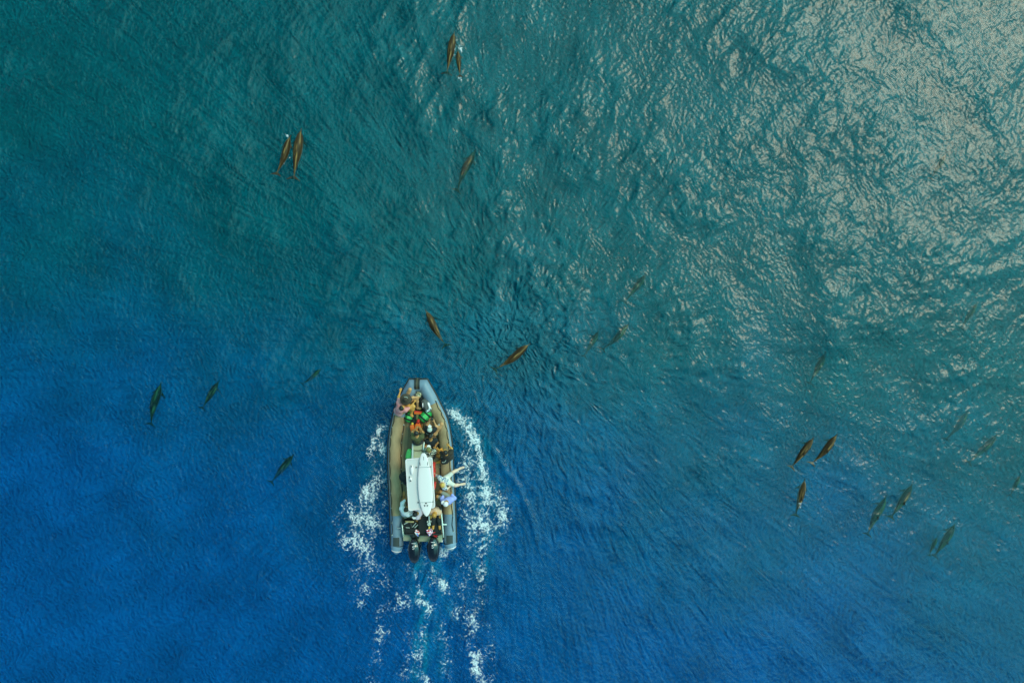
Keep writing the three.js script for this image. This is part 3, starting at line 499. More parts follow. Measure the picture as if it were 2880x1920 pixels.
// ---------------------------------------------------------------- boards and straps on the hard top
{
  const h = TOP_H + 0.09, A = P(1190.6, 1273.5, h), B = P(1200.2, 1451.5, h), L = A.distanceTo(B), ax = B.clone().sub(A).normalize(), sd = V(ax.z, 0, -ax.x).multiplyScalar(-1);
  const hw = (t) => { const T = [0, 0.02, 0.06, 0.12, 0.25, 0.4, 0.55, 0.7, 0.82, 0.9, 0.95, 0.985, 1], W = [0.05, 0.098, 0.135, 0.175, 0.238, 0.282, 0.300, 0.285, 0.240, 0.182, 0.125, 0.065, 0.004]; let i = 0; while (i < T.length - 2 && t > T[i + 1]) i++; const u = (t - T[i]) / (T[i + 1] - T[i]); return lerp(W[i], W[i + 1], u); };
  const N = 60, Q = 16, pos = [], idx = [];
  for (let i = 0; i <= N; i++) for (let j = 0; j < Q; j++) { const t = i / N, a = j / Q * Math.PI * 2, w = hw(t), th = 0.036 * Math.sqrt(Math.min(1, 0.15 + 6 * t * (1 - t))), c = Math.cos(a), s = Math.sin(a), p = A.clone().addScaledVector(ax, t * L).addScaledVector(sd, Math.sign(c) * Math.pow(Math.abs(c), 0.8) * w); p.y += Math.sign(s) * Math.pow(Math.abs(s), 0.7) * th + 0.05 * Math.pow(Math.abs(t - 0.5) * 2, 4) * 0.6; pos.push(p.x, p.y, p.z); }
  for (let i = 0; i < N; i++) for (let j = 0; j < Q; j++) { const a = i * Q + j, b = i * Q + (j + 1) % Q; idx.push(a, a + Q, b, b, a + Q, b + Q); }
  const g = new THREE.BufferGeometry(); g.setAttribute('position', new THREE.Float32BufferAttribute(pos, 3)); g.setIndex(idx); g.computeVertexNormals();
  const sb = thing('surfboard', 'long white surfboard lying upside down on the white hard top of the boat', 'surfboard', A.clone().lerp(B, 0.5)); part(sb, 'board', g, M.board);
  const on = (t, x, w, l, m, name, turn = 0) => { const p = A.clone().addScaledVector(ax, t * L).addScaledVector(sd, x); part(sb, name, new RoundedBoxGeometry(w, 0.02, l, 2, 0.009).rotateY(turn + Math.atan2(ax.x, ax.z)).translate(p.x, h + 0.036, p.z), m); };
  on(0.082, 0, 0.022, 0.15, M.black, 'fin_box'); on(0.168, 0.158, 0.024, 0.14, M.black, 'fin_box', 0.05); on(0.168, -0.158, 0.024, 0.14, M.black, 'fin_box', -0.05);
  { // the round emblem near the nose: three dark blades
    const c = A.clone().addScaledVector(ax, 0.815 * L), gs = [];
    for (let k = 0; k < 3; k++) { const s = new THREE.Shape(), a0 = Math.PI / 2 + k * 2 * Math.PI / 3; s.moveTo(0.022 * Math.cos(a0), 0.022 * Math.sin(a0)); s.absarc(0, 0, 0.085, a0 - 0.52, a0 + 0.52, false); s.lineTo(0.022 * Math.cos(a0), 0.022 * Math.sin(a0)); gs.push(new THREE.ExtrudeGeometry(s, { depth: 0.006, bevelEnabled: false, curveSegments: 8 }).rotateX(-Math.PI / 2).translate(c.x, h + 0.046, c.z)); }
    part(sb, 'emblem', gs, M.black);
  }
  const strap = (y, x0, x1, label) => { const p0 = P(x0, y + 1, TOP_H + 0.03), p1 = P(x1, y - 1, TOP_H + 0.03), t = (P(1195, y, h).z - A.z) / (B.z - A.z), e0 = A.clone().addScaledVector(ax, t * L).addScaledVector(sd, -hw(t) * 0.98), e1 = A.clone().addScaledVector(ax, t * L).addScaledVector(sd, hw(t) * 0.98); const [l, r] = e0.x < e1.x ? [e0, e1] : [e1, e0]; const top = (p) => V(p.x, h + 0.044, p.z); const o = thing('tie_strap', label, 'strap', p0.clone().lerp(p1, 0.5)); part(o, 'webbing', [bar(p0, top(l), 0.009), bar(top(l), top(r), 0.009), bar(top(r), p1, 0.009)], M.strapm); for (const p of [p0, p1]) part(o, 'buckle', new RoundedBoxGeometry(0.05, 0.03, 0.04, 2, 0.008).translate(p.x, p.y + 0.012, p.z), M.black); };
  strap(1313, 1170.5, 1211, 'thin grey strap across the tail of the white surfboard'); strap(1411.5, 1176, 1217, 'thin grey strap across the nose end of the white surfboard');
}

// ---------------------------------------------------------------- outboard motors
function outboard(px, py, label) {
  const H = 1.22, c = P(px, py, H * 0.8), o = thing('outboard_motor', label, 'outboard motor', V(c.x, 0, c.z), 'outboard motors on the stern');
  const N = 40, Q = 36, pos = [], idx = [], half = 0.545;
  for (let i = 0; i <= N; i++) for (let j = 0; j < Q; j++) {
    const t = i / N, a = j / Q * Math.PI * 2, z = lerp(-half, half, t), e = Math.pow(Math.max(0, 1 - Math.pow(Math.abs(t * 2 - 1), 2.7)), 0.55), w = 0.278 * e * (t < 0.4 ? lerp(0.80, 1, t / 0.4) : lerp(1, 0.86, (t - 0.4) / 0.6)), hh = 0.30 * e * (t < 0.3 ? lerp(0.86, 1, t / 0.3) : lerp(1, 0.66, (t - 0.3) / 0.7));
    const co = Math.cos(a), si = Math.sin(a), crease = si > 0 ? 1 + 0.045 * Math.cos(co * 9.5) : 1;
    pos.push(c.x + Math.sign(co) * Math.pow(Math.abs(co), 0.72) * w, 0.90 + Math.sign(si) * Math.pow(Math.abs(si), 0.72) * hh * crease * (si > 0 ? 1 : 0.9), c.z + z);
  }
  for (let i = 0; i < N; i++) for (let j = 0; j < Q; j++) { const a = i * Q + j, b = i * Q + (j + 1) % Q; idx.push(a, b, a + Q, b, b + Q, a + Q); }
  const g = new THREE.BufferGeometry(); g.setAttribute('position', new THREE.Float32BufferAttribute(pos, 3)); g.setIndex(idx); g.computeVertexNormals();
  const cowl = part(o, 'cowl', g, M.cowl);
  part(o, 'leg', [new RoundedBoxGeometry(0.20, 0.85, 0.32, 3, 0.06).translate(c.x, 0.25, c.z + 0.02), new RoundedBoxGeometry(0.34, 0.04, 0.5, 2, 0.015).translate(c.x, -0.12, c.z + 0.1)], M.cowl);
  part(o, 'mounting_bracket', [new RoundedBoxGeometry(0.34, 0.42, 0.18, 2, 0.03).translate(c.x, 0.52, c.z - 0.50), new RoundedBoxGeometry(0.42, 0.12, 0.12, 2, 0.03).translate(c.x, 0.74, c.z - 0.58), new RoundedBoxGeometry(0.07, 0.14, 0.16, 2, 0.02).translate(c.x - 0.04, 0.84, c.z - 0.62)], M.metal);
  part(o, 'propeller', Array.from({ length: 3 }, (_, k) => new THREE.SphereGeometry(0.11, 10, 6).scale(0.55, 0.12, 1).rotateZ(0.5).translate(0, 0, 0).rotateX(Math.PI / 2).translate(0, 0.11, 0).rotateZ(k * 2.094).translate(c.x, -0.32, c.z + 0.2)), M.metal);
  const yTop = (z) => { let best = 0; for (let i = 0; i < pos.length; i += 3) if (Math.abs(pos[i + 2] - c.z - z) < 0.03 && Math.abs(pos[i] - c.x) < 0.06) best = Math.max(best, pos[i + 1]); return best; };
  part(cowl, 'maker_bar', new RoundedBoxGeometry(0.16, 0.014, 0.022, 2, 0.005).translate(c.x, yTop(-0.36) + 0.004, c.z - 0.36), M.white);
  const s = [[0.045, -0.045], [0.0, -0.068], [-0.045, -0.036], [0.0, -0.004], [0.045, 0.026], [0.0, 0.068], [-0.045, 0.042]].map(([x, z]) => V(c.x + x, yTop(-0.20 + z) + 0.006, c.z - 0.20 + z));   // the angular S badge
  const badge = []; for (let k = 0; k < s.length - 1; k++) badge.push(bar(s[k], s[k + 1], 0.009, 6));
  part(cowl, 'badge', badge, M.white);
}
outboard(1164.5, 1549, 'left one of the two glossy black outboard motors at the stern');
outboard(1218.5, 1545.5, 'right one of the two glossy black outboard motors at the stern');
// ---------------------------------------------------------------- bags and gear in the boat
function duffel(name, label, px, py, h, L, r, turn, m, strapm, panel) {
  const c = P(px, py, h), o = thing(name, label, 'bag', V(c.x, c.y - r, c.z)), put = (g) => g.rotateY(turn).translate(c.x, c.y, c.z);
  part(o, 'bag_body', put(lumpy(new THREE.CapsuleGeometry(r, L - 2 * r, 10, 24).rotateZ(Math.PI / 2).scale(1, 0.75, 1), 0.035, 5, px)), m);
  if (strapm) for (const k of [-0.2, 0.2]) part(o, 'strap', put(new THREE.TorusGeometry(r * 1.02, 0.022, 6, 24).scale(1, 0.78, 1.6).rotateY(Math.PI / 2).translate(k * L, 0.01, 0)), strapm);
  if (panel) part(o, 'top_panel', put(new RoundedBoxGeometry(L * 0.28, 0.02, r * 0.9, 2, 0.009).translate(0, r * 0.775, r * 0.12)), panel);
  return o;
}
duffel('duffel_bag', 'bright green duffel bag with black straps in front of the photographing person', 1196, 1169, 0.64, 0.62, 0.21, 0.85, M.green, M.blackf, M.lime);
duffel('duffel_bag', 'green duffel bag under the bare foot of the person in the pink top', 1150, 1172, 0.58, 0.46, 0.18, 1.25, M.green, M.blackf, M.lime);
duffel('dry_bag', 'crumpled green dry bag on the deck beside the cream seat cushions', 1152.5, 1279, 0.62, 0.52, 0.17, 1.45, M.lime, null, null);
{ const o = thing('backpack', 'dark grey and white backpack wedged against the right bow tube', 'backpack', P(1200, 1141, 0.36));
  part(o, 'pack_body', lumpy(ball(1199, 1139, 0.68, 0.20, 0.24, 0.30, 0.4), 0.05, 6, 3), M.charcoal); part(o, 'front_pocket', lumpy(ball(1193, 1143, 0.74, 0.10, 0.18, 0.19, 0.3), 0.03, 7, 8), M.blackf); part(o, 'white_side', lumpy(ball(1206.5, 1140, 0.78, 0.055, 0.14, 0.17, 0.35), 0.02, 8, 1), M.whitef);
  part(o, 'strap', pipe([P(1190, 1130, 0.78), P(1188.5, 1138, 0.92), P(1190, 1148, 0.84)], 0.022), M.whitef); }
{ const o = thing('black_jacket', 'crumpled black jacket between the bow band and the grey backpack', 'jacket', P(1187, 1122, 0.36)); part(o, 'cloth', lumpy(ball(1187, 1123, 0.52, 0.16, 0.14, 0.36, -0.25), 0.07, 6, 5), M.blackf); part(o, 'sleeve', lumpy(ball(1180, 1138, 0.50, 0.10, 0.09, 0.26, 0.5), 0.05, 7, 2), M.blackf); }
{ const o = thing('towel', 'white towel with dark pattern below the grey backpack', 'towel', P(1206, 1152, 0.6)); const g = lumpy(ball(1205, 1152, 0.78, 0.13, 0.07, 0.11, 0.5), 0.05, 9, 4); part(o, 'cloth', tint(g, (x, y, z) => noise(x * 17, z * 17) > 0.02 ? [0.8, 0.8, 0.8] : [0.05, 0.05, 0.06]), vmat('patterned_towel')); }
{ const o = thing('straw_bag', 'small cream patterned bag in the point of the bow', 'bag', P(1177, 1110, 0.4)); const g = lumpy(ball(1177, 1110, 0.66, 0.13, 0.13, 0.14, 0.4), 0.05, 9, 14); part(o, 'bag_body', tint(g, (x, y, z) => noise(x * 22, z * 22) > -0.05 ? [0.62, 0.52, 0.34] : [0.12, 0.09, 0.05]), vmat('patterned_straw')); part(o, 'handle', pipe([P(1172, 1108, 0.76), P(1177, 1104, 0.86), P(1183, 1110, 0.78)], 0.012), M.tanf); }
{ const o = thing('swim_fins', 'pair of red and orange swim fins lying across the bow deck', 'swim fins', P(1176, 1161, 0.4)); for (const [dy, m] of [[-1.4, M.red], [2.2, M.orange]]) part(o, 'fin', lumpy(rbox(1176, 1160 + dy, 0.62 + dy * 0.005, 0.36, 0.05, 0.085, -0.08, 0.02), 0.015, 7, dy), m); }
{ const o = thing('plastic_crate', 'olive plastic crate between the two green duffel bags', 'crate', P(1180, 1174, 0.36)); part(o, 'crate_body', rbox(1180, 1174, 0.47, 0.26, 0.22, 0.34, 0.05, 0.03), M.olive); part(o, 'lid', rbox(1180, 1174, 0.595, 0.28, 0.03, 0.36, 0.05, 0.012), M.olive); }
{ const o = thing('black_bag', 'black soft bag right of the pink person\'s foot, beside the olive crate', 'bag', P(1166, 1176, 0.36)); part(o, 'bag_body', lumpy(rbox(1166, 1177, 0.50, 0.22, 0.28, 0.46, 0.1, 0.09), 0.03, 7, 6), M.blackf); part(o, 'handle', pipe([P(1162, 1172, 0.64), P(1166, 1176, 0.70), P(1170, 1181, 0.64)], 0.014), M.black); }
{ const o = thing('life_vest', 'bright orange life vest in front of the olive shirt', 'life vest', P(1164, 1208, 0.36), 'loose life vests'); part(o, 'foam_panel', lumpy(rbox(1160.5, 1208, 0.72, 0.17, 0.16, 0.42, 0.18, 0.06), 0.03, 8, 1), M.orange); part(o, 'foam_panel', lumpy(rbox(1170, 1203, 0.74, 0.16, 0.15, 0.36, -0.3, 0.06), 0.03, 8, 5), M.orange); part(o, 'collar', lumpy(ball(1159.4, 1191.5, 0.75, 0.055, 0.06, 0.055), 0.01, 9, 2), M.yellow); part(o, 'webbing', pipe([P(1158, 1210, 0.82), P(1164, 1208, 0.84), P(1171, 1206, 0.84)], 0.014), M.blackf); }
{ const o = thing('life_vest', 'red life vest against the olive crate', 'life vest', P(1176, 1190, 0.36), 'loose life vests'); part(o, 'foam_panel', lumpy(rbox(1175, 1188, 0.70, 0.13, 0.16, 0.30, -0.25, 0.055), 0.03, 8, 9), M.red); part(o, 'foam_panel', lumpy(rbox(1180, 1197, 0.64, 0.12, 0.13, 0.26, 0.4, 0.05), 0.03, 8, 3), M.orange); part(o, 'webbing', pipe([P(1171, 1187, 0.79), P(1175, 1188, 0.80), P(1179, 1189, 0.79)], 0.012), M.blackf); }
{ const o = thing('day_pack', 'small dark brown pack beside the olive shirt', 'backpack', P(1193, 1220, 0.36)); part(o, 'pack_body', lumpy(ball(1193, 1219, 0.62, 0.12, 0.20, 0.18, 0.2), 0.045, 8, 6), M.brown); part(o, 'flap', lumpy(ball(1195, 1214, 0.78, 0.08, 0.05, 0.09), 0.02, 9, 6), M.charcoal); }
{ const o = thing('black_backpack', 'round black backpack with pale piping on the right tube', 'backpack', P(1250, 1292, 0.62)); part(o, 'pack_body', lumpy(ball(1251, 1293, 0.86, 0.20, 0.17, 0.20), 0.04, 6, 2), M.blackf); part(o, 'piping', new THREE.TorusGeometry(0.115, 0.011, 6, 20, 4.2).rotateX(Math.PI / 2).rotateY(2.2).translate(P(1246.5, 1292, 1).x, 1.03, P(1246.5, 1292, 1).z), M.anchor); }
// red things hung along the right edge of the hard top
for (const [y, l, lab] of [[1312, 0.34, 'red life vest hanging nearest the bow along the right edge of the white hard top'], [1331, 0.30, 'red life vest hanging in the middle along the right edge of the white hard top'], [1365, 0.26, 'red life vest hanging nearest the stern along the right edge of the white hard top']]) {
  const o = thing('hanging_life_vest', lab, 'life vest', P(1217.5 + (y - 1312) * 0.03, y, 1.2), 'life vests hung on the hard top'); part(o, 'foam_panel', lumpy(rbox(1218.6 + (y - 1312) * 0.045, y, 1.62, 0.13, 0.5, l, -0.05, 0.05), 0.03, 7, y), M.red); part(o, 'webbing', rbox(1219.6 + (y - 1312) * 0.045, y, 1.84, 0.10, 0.05, 0.035, 0), y === 1331 ? M.tanf : M.orange);
}
// stern: bag of dive gear, black seats, rod holder, flags
{ const o = thing('gear_bag', 'black mesh gear bag with pale straps behind the white shirted person', 'bag', P(1152, 1474, 0.42)); part(o, 'bag_body', lumpy(rbox(1152, 1473, 0.66, 0.62, 0.42, 0.40, 0.02, 0.14), 0.06, 6, 3), M.blackf);
  for (const [a, b] of [[[1136, 1474], [1148, 1468]], [[1141, 1483], [1152, 1484]], [[1160, 1482], [1170, 1470]], [[1166, 1484], [1175, 1475]], [[1155, 1470], [1157, 1484]]]) part(o, 'strap', bar(P(a[0], a[1], 0.90), P(b[0], b[1], 0.91), 0.016, 6), a[0] === 1155 ? M.charcoal : M.anchor);
  part(o, 'top_flap', lumpy(rbox(1152, 1467, 0.90, 0.36, 0.05, 0.07, 0.02, 0.02), 0.02, 9, 1), M.tanf); }
function sternSeat(px, py, w, d, label, h = 0.86) { const o = thing('stern_seat', label, 'seat', P(px, py, 0.42), 'black seats at the stern'); part(o, 'seat_base', rbox(px, py, 0.60, w * 0.9, 0.36, d * 0.9, -0.035, 0.03), M.black); part(o, 'cushion', rbox(px, py, h - 0.06, w, 0.13, d, -0.035, 0.05), M.blackf); part(o, 'backrest', rbox(px + 0.5, py + d * 33, h + 0.06, w * 0.96, 0.2, 0.06, -0.035, 0.025), M.black); }
sternSeat(1155, 1493, 0.52, 0.25, 'low black seat in the left corner of the stern');
sternSeat(1190.5, 1478, 0.45, 0.78, 'long black seat in the middle of the stern');
sternSeat(1227.5, 1479, 0.44, 0.66, 'black seat in the right corner of the stern');
{ const o = thing('rod_holder', 'white rod holder standing between the two right stern seats', 'rod holder', P(1206.5, 1464, 0.42)); part(o, 'pole', bar(P(1206.6, 1450, 1.15), P(1206.6, 1475, 1.02), 0.024), M.steel); part(o, 'clamp', new THREE.TorusGeometry(0.055, 0.016, 8, 18).rotateX(Math.PI / 2).translate(P(1206.6, 1474, 1.04).x, 1.04, P(1206.6, 1474, 1.04).z), M.steel); part(o, 'side_hook', [ball(1202, 1467, 1.05, 0.03, 0.03, 0.05), ball(1211, 1466, 1.05, 0.03, 0.03, 0.05)], M.anchor); part(o, 'reel', ball(1207, 1484, 0.98, 0.04, 0.04, 0.07), M.yellow); }
function crumpled(name, label, cat, px, py, h, w, d, seed, colors, f, group) {
  const c = P(px, py, h), g = new THREE.PlaneGeometry(w, d, 22, 22).rotateX(-Math.PI / 2), p = g.attributes.position;
  for (let i = 0; i < p.count; i++) { const x = p.getX(i), z = p.getZ(i); p.setXYZ(i, x + 0.03 * noise(x * 9 + seed, z * 9), 0.10 * noise(x * 6 + seed, z * 6 + 3) + 0.07 * noise(x * 13, z * 13 + seed), z + 0.03 * noise(x * 9, z * 9 + seed)); }
  g.computeVertexNormals(); g.rotateY(seed * 0.7).translate(c.x, c.y, c.z);
  const o = thing(name, label, cat, V(c.x, c.y - 0.05, c.z), group); part(o, 'cloth', tint(g, (x, y, z) => colors[Math.floor(clamp((noise(x * f + seed, z * f) * 0.9 + 0.5) * colors.length, 0, colors.length - 1))]), vmat(name + '_cloth', 0.8)); return o;
}
const R3 = [0.75, 0.02, 0.03], W3 = [0.85, 0.82, 0.82], B3 = [0.03, 0.08, 0.5];
crumpled('small_flag', 'crumpled red, white and blue flag over the left motor mount', 'flag', 1173, 1498, 0.98, 0.22, 0.20, 2, [B3, W3, R3, W3, R3], 8, 'flags at the stern');
crumpled('small_flag', 'crumpled pink, red and white flag between the rod holder and the right motor', 'flag', 1209, 1496, 1.02, 0.24, 0.26, 5, [W3, R3, [0.8, 0.35, 0.5], W3, R3, B3], 9, 'flags at the stern');
crumpled('red_cloth', 'bright red cloth lying on the transom just ahead of the right motor', 'cloth', 1222, 1504, 0.86, 0.24, 0.17, 3, [R3, [0.6, 0.01, 0.01], R3], 5);

// ---------------------------------------------------------------- people
const fabric = (r, g, b, other, f = 14, cut = 0.12) => (x, y, z) => { const n = noise(x * f, z * f + y * 5), k = 1 + 0.22 * noise(x * 5 + 3, z * 5 + y * 4); return (other && n > cut ? other : [r, g, b]).map((v) => v * k); };
const mCloth = vmat('clothing', 0.85, { bumpMap: grainMap, bumpScale: 0.004 });
function field(bones, res, grow = 0) {                    // one closed surface round tapered bones [a, b, ra, rb]
  let lo = V(1e9, 1e9, 1e9), hi = V(-1e9, -1e9, -1e9);
  for (const [a, b, ra, rb] of bones) { const r = Math.max(ra, rb) + grow + 0.07; for (const p of [a, b]) { lo.min(p.clone().subScalar(r)); hi.max(p.clone().addScalar(r)); } }
  const c = lo.clone().add(hi).multiplyScalar(0.5), s = Math.max(hi.x - lo.x, hi.y - lo.y, hi.z - lo.z) / 2, mc = new MarchingCubes(res, undefined, false, false, 90000), n = mc.size, f = mc.field, K = 34, acc = new Float32Array(n * n * n);
  const at = (i) => (i - n / 2) / (n / 2) * s;
  for (const [a, b, ra, rb] of bones) {
    const r = Math.max(ra, rb) + grow + 0.09, A = a.clone().sub(c), B = b.clone().sub(c), d = B.clone().sub(A), L2 = Math.max(1e-8, d.lengthSq());
    const g = (v) => clamp(Math.floor(v / s * (n / 2) + n / 2), 0, n - 1);
    for (let z = g(Math.min(A.z, B.z) - r); z <= g(Math.max(A.z, B.z) + r); z++) for (let y = g(Math.min(A.y, B.y) - r); y <= g(Math.max(A.y, B.y) + r); y++) for (let x = g(Math.min(A.x, B.x) - r); x <= g(Math.max(A.x, B.x) + r); x++) {
      const X = at(x) - A.x, Y = at(y) - A.y, Z = at(z) - A.z, t = clamp((X * d.x + Y * d.y + Z * d.z) / L2, 0, 1), q = Math.hypot(X - d.x * t, Y - d.y * t, Z - d.z * t) - lerp(ra, rb, t) - grow;
      if (q < 0.09) acc[n * n * z + n * y + x] += Math.exp(-K * q);
    }
  }
  for (let i = 0; i < acc.length; i++) f[i] = acc[i] > 0 ? clamp(Math.log(acc[i]) / K, -0.2, 0.3) : -0.2;
  mc.isolation = 0; mc.update();
  const g = new THREE.BufferGeometry(), k = mc.count * 3, pos = mc.positionArray.slice(0, k), nor = mc.normalArray.slice(0, k);
  for (let i = 0; i < k; i += 3) { pos[i] = pos[i] * s + c.x; pos[i + 1] = pos[i + 1] * s + c.y; pos[i + 2] = pos[i + 2] * s + c.z; const l = Math.hypot(nor[i], nor[i + 1], nor[i + 2]) || 1; nor[i] /= l; nor[i + 1] /= l; nor[i + 2] /= l; }
  g.setAttribute('position', new THREE.BufferAttribute(pos, 3)); g.setAttribute('normal', new THREE.BufferAttribute(nor, 3));
  return g;
}
const PT = (a) => P(a[0], a[1], a[2]);
function hand(wrist, elbow, gs) {                         // palm, four fingers curled a little and a thumb at its side
  const d = wrist.clone().sub(elbow).normalize(), up = Math.abs(d.y) > 0.9 ? V(1, 0, 0) : V(0, 1, 0), side = d.clone().cross(up).normalize(), n = side.clone().cross(d).normalize();
  const seg = (a, b, r) => { const L = a.distanceTo(b), g = new THREE.CapsuleGeometry(r, L, 3, 7); g.applyQuaternion(new THREE.Quaternion().setFromUnitVectors(V(0, 1, 0), b.clone().sub(a).normalize())); return g.translate((a.x + b.x) / 2, (a.y + b.y) / 2, (a.z + b.z) / 2); };
  const palm = new THREE.SphereGeometry(1, 12, 8).scale(0.042, 0.05, 0.018); palm.applyMatrix4(new THREE.Matrix4().makeBasis(side, d, n)); const pc = wrist.clone().addScaledVector(d, 0.035); gs.push(palm.translate(pc.x, pc.y, pc.z));
  [[-0.030, 0.062], [-0.010, 0.078], [0.010, 0.074], [0.030, 0.055]].forEach(([o, l]) => { const a = wrist.clone().addScaledVector(d, 0.07).addScaledVector(side, o), b = a.clone().addScaledVector(d, l * 0.5).addScaledVector(n, -0.008).addScaledVector(side, o * 0.15), c = b.clone().addScaledVector(d, l * 0.4).addScaledVector(n, -0.025); gs.push(seg(a, b, 0.0095), seg(b, c, 0.0085)); });
  const a = wrist.clone().addScaledVector(d, 0.022).addScaledVector(side, -0.034), b = a.clone().addScaledVector(d, 0.03).addScaledVector(side, -0.026), c = b.clone().addScaledVector(d, 0.028).addScaledVector(side, -0.004); gs.push(seg(a, b, 0.011), seg(b, c, 0.0095));
}
function person(o) {
  const pelvis = PT(o.pelvis), neck = PT(o.neck), head = PT(o.head), sL = PT(o.sL), sR = PT(o.sR), chest = pelvis.clone().lerp(neck, 0.68), waist = pelvis.clone().lerp(neck, 0.3);
  const g = thing('person', o.label, 'person', V(pelvis.x, Math.min(pelvis.y - 0.1, 0.62), pelvis.z)), bones = [], shirt = [], pants = [], gs = [];
  const face = o.face ? V(Math.cos(o.face * D), -0.25, -Math.sin(o.face * D)).normalize() : V(0, -0.2, -1).normalize();
  const across = sR.clone().sub(sL).normalize();
  const tors = [[pelvis.clone().addScaledVector(across, -0.07), pelvis.clone().addScaledVector(across, 0.07), 0.115, 0.115], [pelvis, waist, 0.125, 0.115], [waist, chest, 0.115, 0.125], [chest.clone().addScaledVector(across, -0.06), chest.clone().addScaledVector(across, 0.06), 0.105, 0.105], [chest, sL.clone().lerp(neck, 0.25), 0.09, 0.06], [chest, sR.clone().lerp(neck, 0.25), 0.09, 0.06], [sL, sR, 0.058, 0.058]];
  bones.push(...tors, [neck.clone().lerp(chest, 0.2), head, 0.058, 0.052]); shirt.push(...tors.slice(1));
  const arms = [[sL, ...o.armL.map(PT)], [sR, ...o.armR.map(PT)]];
  for (const [s, e, h] of arms) { const w = h.clone().lerp(e, 0.12); bones.push([s, e, 0.052, 0.040], [e, w, 0.041, 0.027]); hand(w, e, gs); shirt.push([s, s.clone().lerp(e, o.sleeve === 'long' ? 1 : o.sleeve === 'none' ? 0.15 : 0.6), 0.056, 0.050]); if (o.sleeve === 'long') shirt.push([e, e.clone().lerp(w, 0.88), 0.046, 0.036]); }
  for (const [i, leg] of (o.legs ?? []).entries()) {
    const hip = pelvis.clone().addScaledVector(across, i ? 0.09 : -0.09), [k, a, t] = leg.map(PT); bones.push([hip, k, 0.088, 0.060], [k, k.clone().lerp(a, 0.35), 0.058, 0.056], [k.clone().lerp(a, 0.35), a, 0.056, 0.036]);
    const toe = t ?? a.clone().add(k.clone().sub(hip).setY(0).setLength(0.16)).add(V(0, -0.03, 0)), heel = a.clone().add(a.clone().sub(toe).setY(0).setLength(0.03)); bones.push([heel, toe.clone().lerp(a, 0.3), 0.036, 0.034], [toe.clone().lerp(a, 0.3), toe, 0.034, 0.022]);
    pants.push([hip, o.pants === 'long' ? k : hip.clone().lerp(k, o.pants ?? 0.85), 0.095, 0.072]); if (o.pants === 'long') pants.push([k, k.clone().lerp(a, 0.8), 0.070, 0.050]);
  }
  bones.push([head.clone().add(V(0, 0.03, 0)).addScaledVector(face, -0.015), head.clone().add(V(0, 0.02, 0)).addScaledVector(face, 0.02), 0.082, 0.076], [head.clone().add(V(0, -0.055, 0)).addScaledVector(face, 0.035), head, 0.05, 0.07]);
  const earD = face.clone().cross(V(0, 1, 0)).normalize();
  const nose = head.clone().addScaledVector(face, 0.108).add(V(0, -0.01, 0)); gs.push(new THREE.SphereGeometry(0.017, 8, 6).scale(0.8, 1.2, 1).translate(nose.x, nose.y, nose.z));
  for (const s of [-1, 1]) { const e = head.clone().addScaledVector(earD, s * 0.088).add(V(0, 0.0, 0)); gs.push(new THREE.SphereGeometry(0.026, 8, 6).scale(0.5, 1.1, 0.8).translate(e.x, e.y, e.z)); }
  part(g, 'body', [field(bones, 92), ...gs], o.skin ?? M.skin);
  part(g, 'eyes', [-1, 1].map((s) => { const e = head.clone().addScaledVector(face, 0.092).addScaledVector(earD, s * 0.034).add(V(0, 0.018, 0)); return new THREE.SphereGeometry(0.011, 8, 6).translate(e.x, e.y, e.z); }), M.eye);
  if (o.shirt) part(g, 'shirt', tint(field(shirt, 72, 0.018), o.shirt), mCloth);
  if (o.bottom) part(g, 'trousers', tint(field([...tors.slice(0, 2), ...pants], 64, 0.014), o.bottom), mCloth);
  const sk = head.clone().add(V(0, 0.035, 0)).addScaledVector(face, -0.02);
  if (o.hair) { const hg = new THREE.SphereGeometry(0.100, 18, 14).scale(1, 0.98, 1.04).translate(sk.x, sk.y + 0.012, sk.z), parts = [lumpy(hg, 0.016, 24, o.head[0])]; if (o.longHair) parts.push(lumpy(new THREE.CapsuleGeometry(0.06, 0.16, 6, 12).translate(sk.x - face.x * 0.075, sk.y - 0.10, sk.z - face.z * 0.075), 0.02, 18, 2)); part(g, 'hair', parts, o.hair); }
  if (o.hat) {
    const [m, brim, crown, turn = 0] = o.hat, y = sk.y + 0.045, hat = part(g, 'hat', [lumpy(new THREE.LatheGeometry([[crown, 0], [crown * 0.98, 0.05], [crown * 0.86, 0.10], [crown * 0.5, 0.125], [0.001, 0.13]].map(([a, b]) => new THREE.Vector2(a, b)), 22).translate(sk.x, y, sk.z), 0.006, 20)], m);
    if (brim > 0) part(hat, 'brim', (() => { const b = new THREE.LatheGeometry([[crown * 0.9, 0.012], [lerp(crown, brim, 0.5), 0.004], [brim, -0.022], [brim + 0.004, -0.03], [brim - 0.02, -0.03], [crown * 0.9, 0]].map(([a, c]) => new THREE.Vector2(a, c)), 32), p = b.attributes.position; for (let i = 0; i < p.count; i++) { const x = p.getX(i), z = p.getZ(i), r = Math.hypot(x, z) / brim; p.setY(i, p.getY(i) + 0.028 * r * r * Math.sin(2 * Math.atan2(z, x) + turn)); } b.computeVertexNormals(); return b.translate(sk.x, y, sk.z); })(), m);
    if (o.band) part(hat, 'hat_band', new THREE.TorusGeometry(crown * 1.01, 0.012, 6, 24, o.band[1] ?? 6.28).rotateX(-Math.PI / 2).rotateY(o.band[2] ?? 0).translate(sk.x, y + 0.03, sk.z), o.band[0]);
    if (brim < 0) { const v = new THREE.CylinderGeometry(-brim, -brim, 0.014, 18, 1, false, -0.95, 1.9).scale(0.8, 1, 1.1).rotateY(Math.atan2(face.x, face.z)).translate(sk.x + face.x * 0.055, y + 0.012, sk.z + face.z * 0.055); part(hat, 'visor', v, o.visor ?? m); }
  }
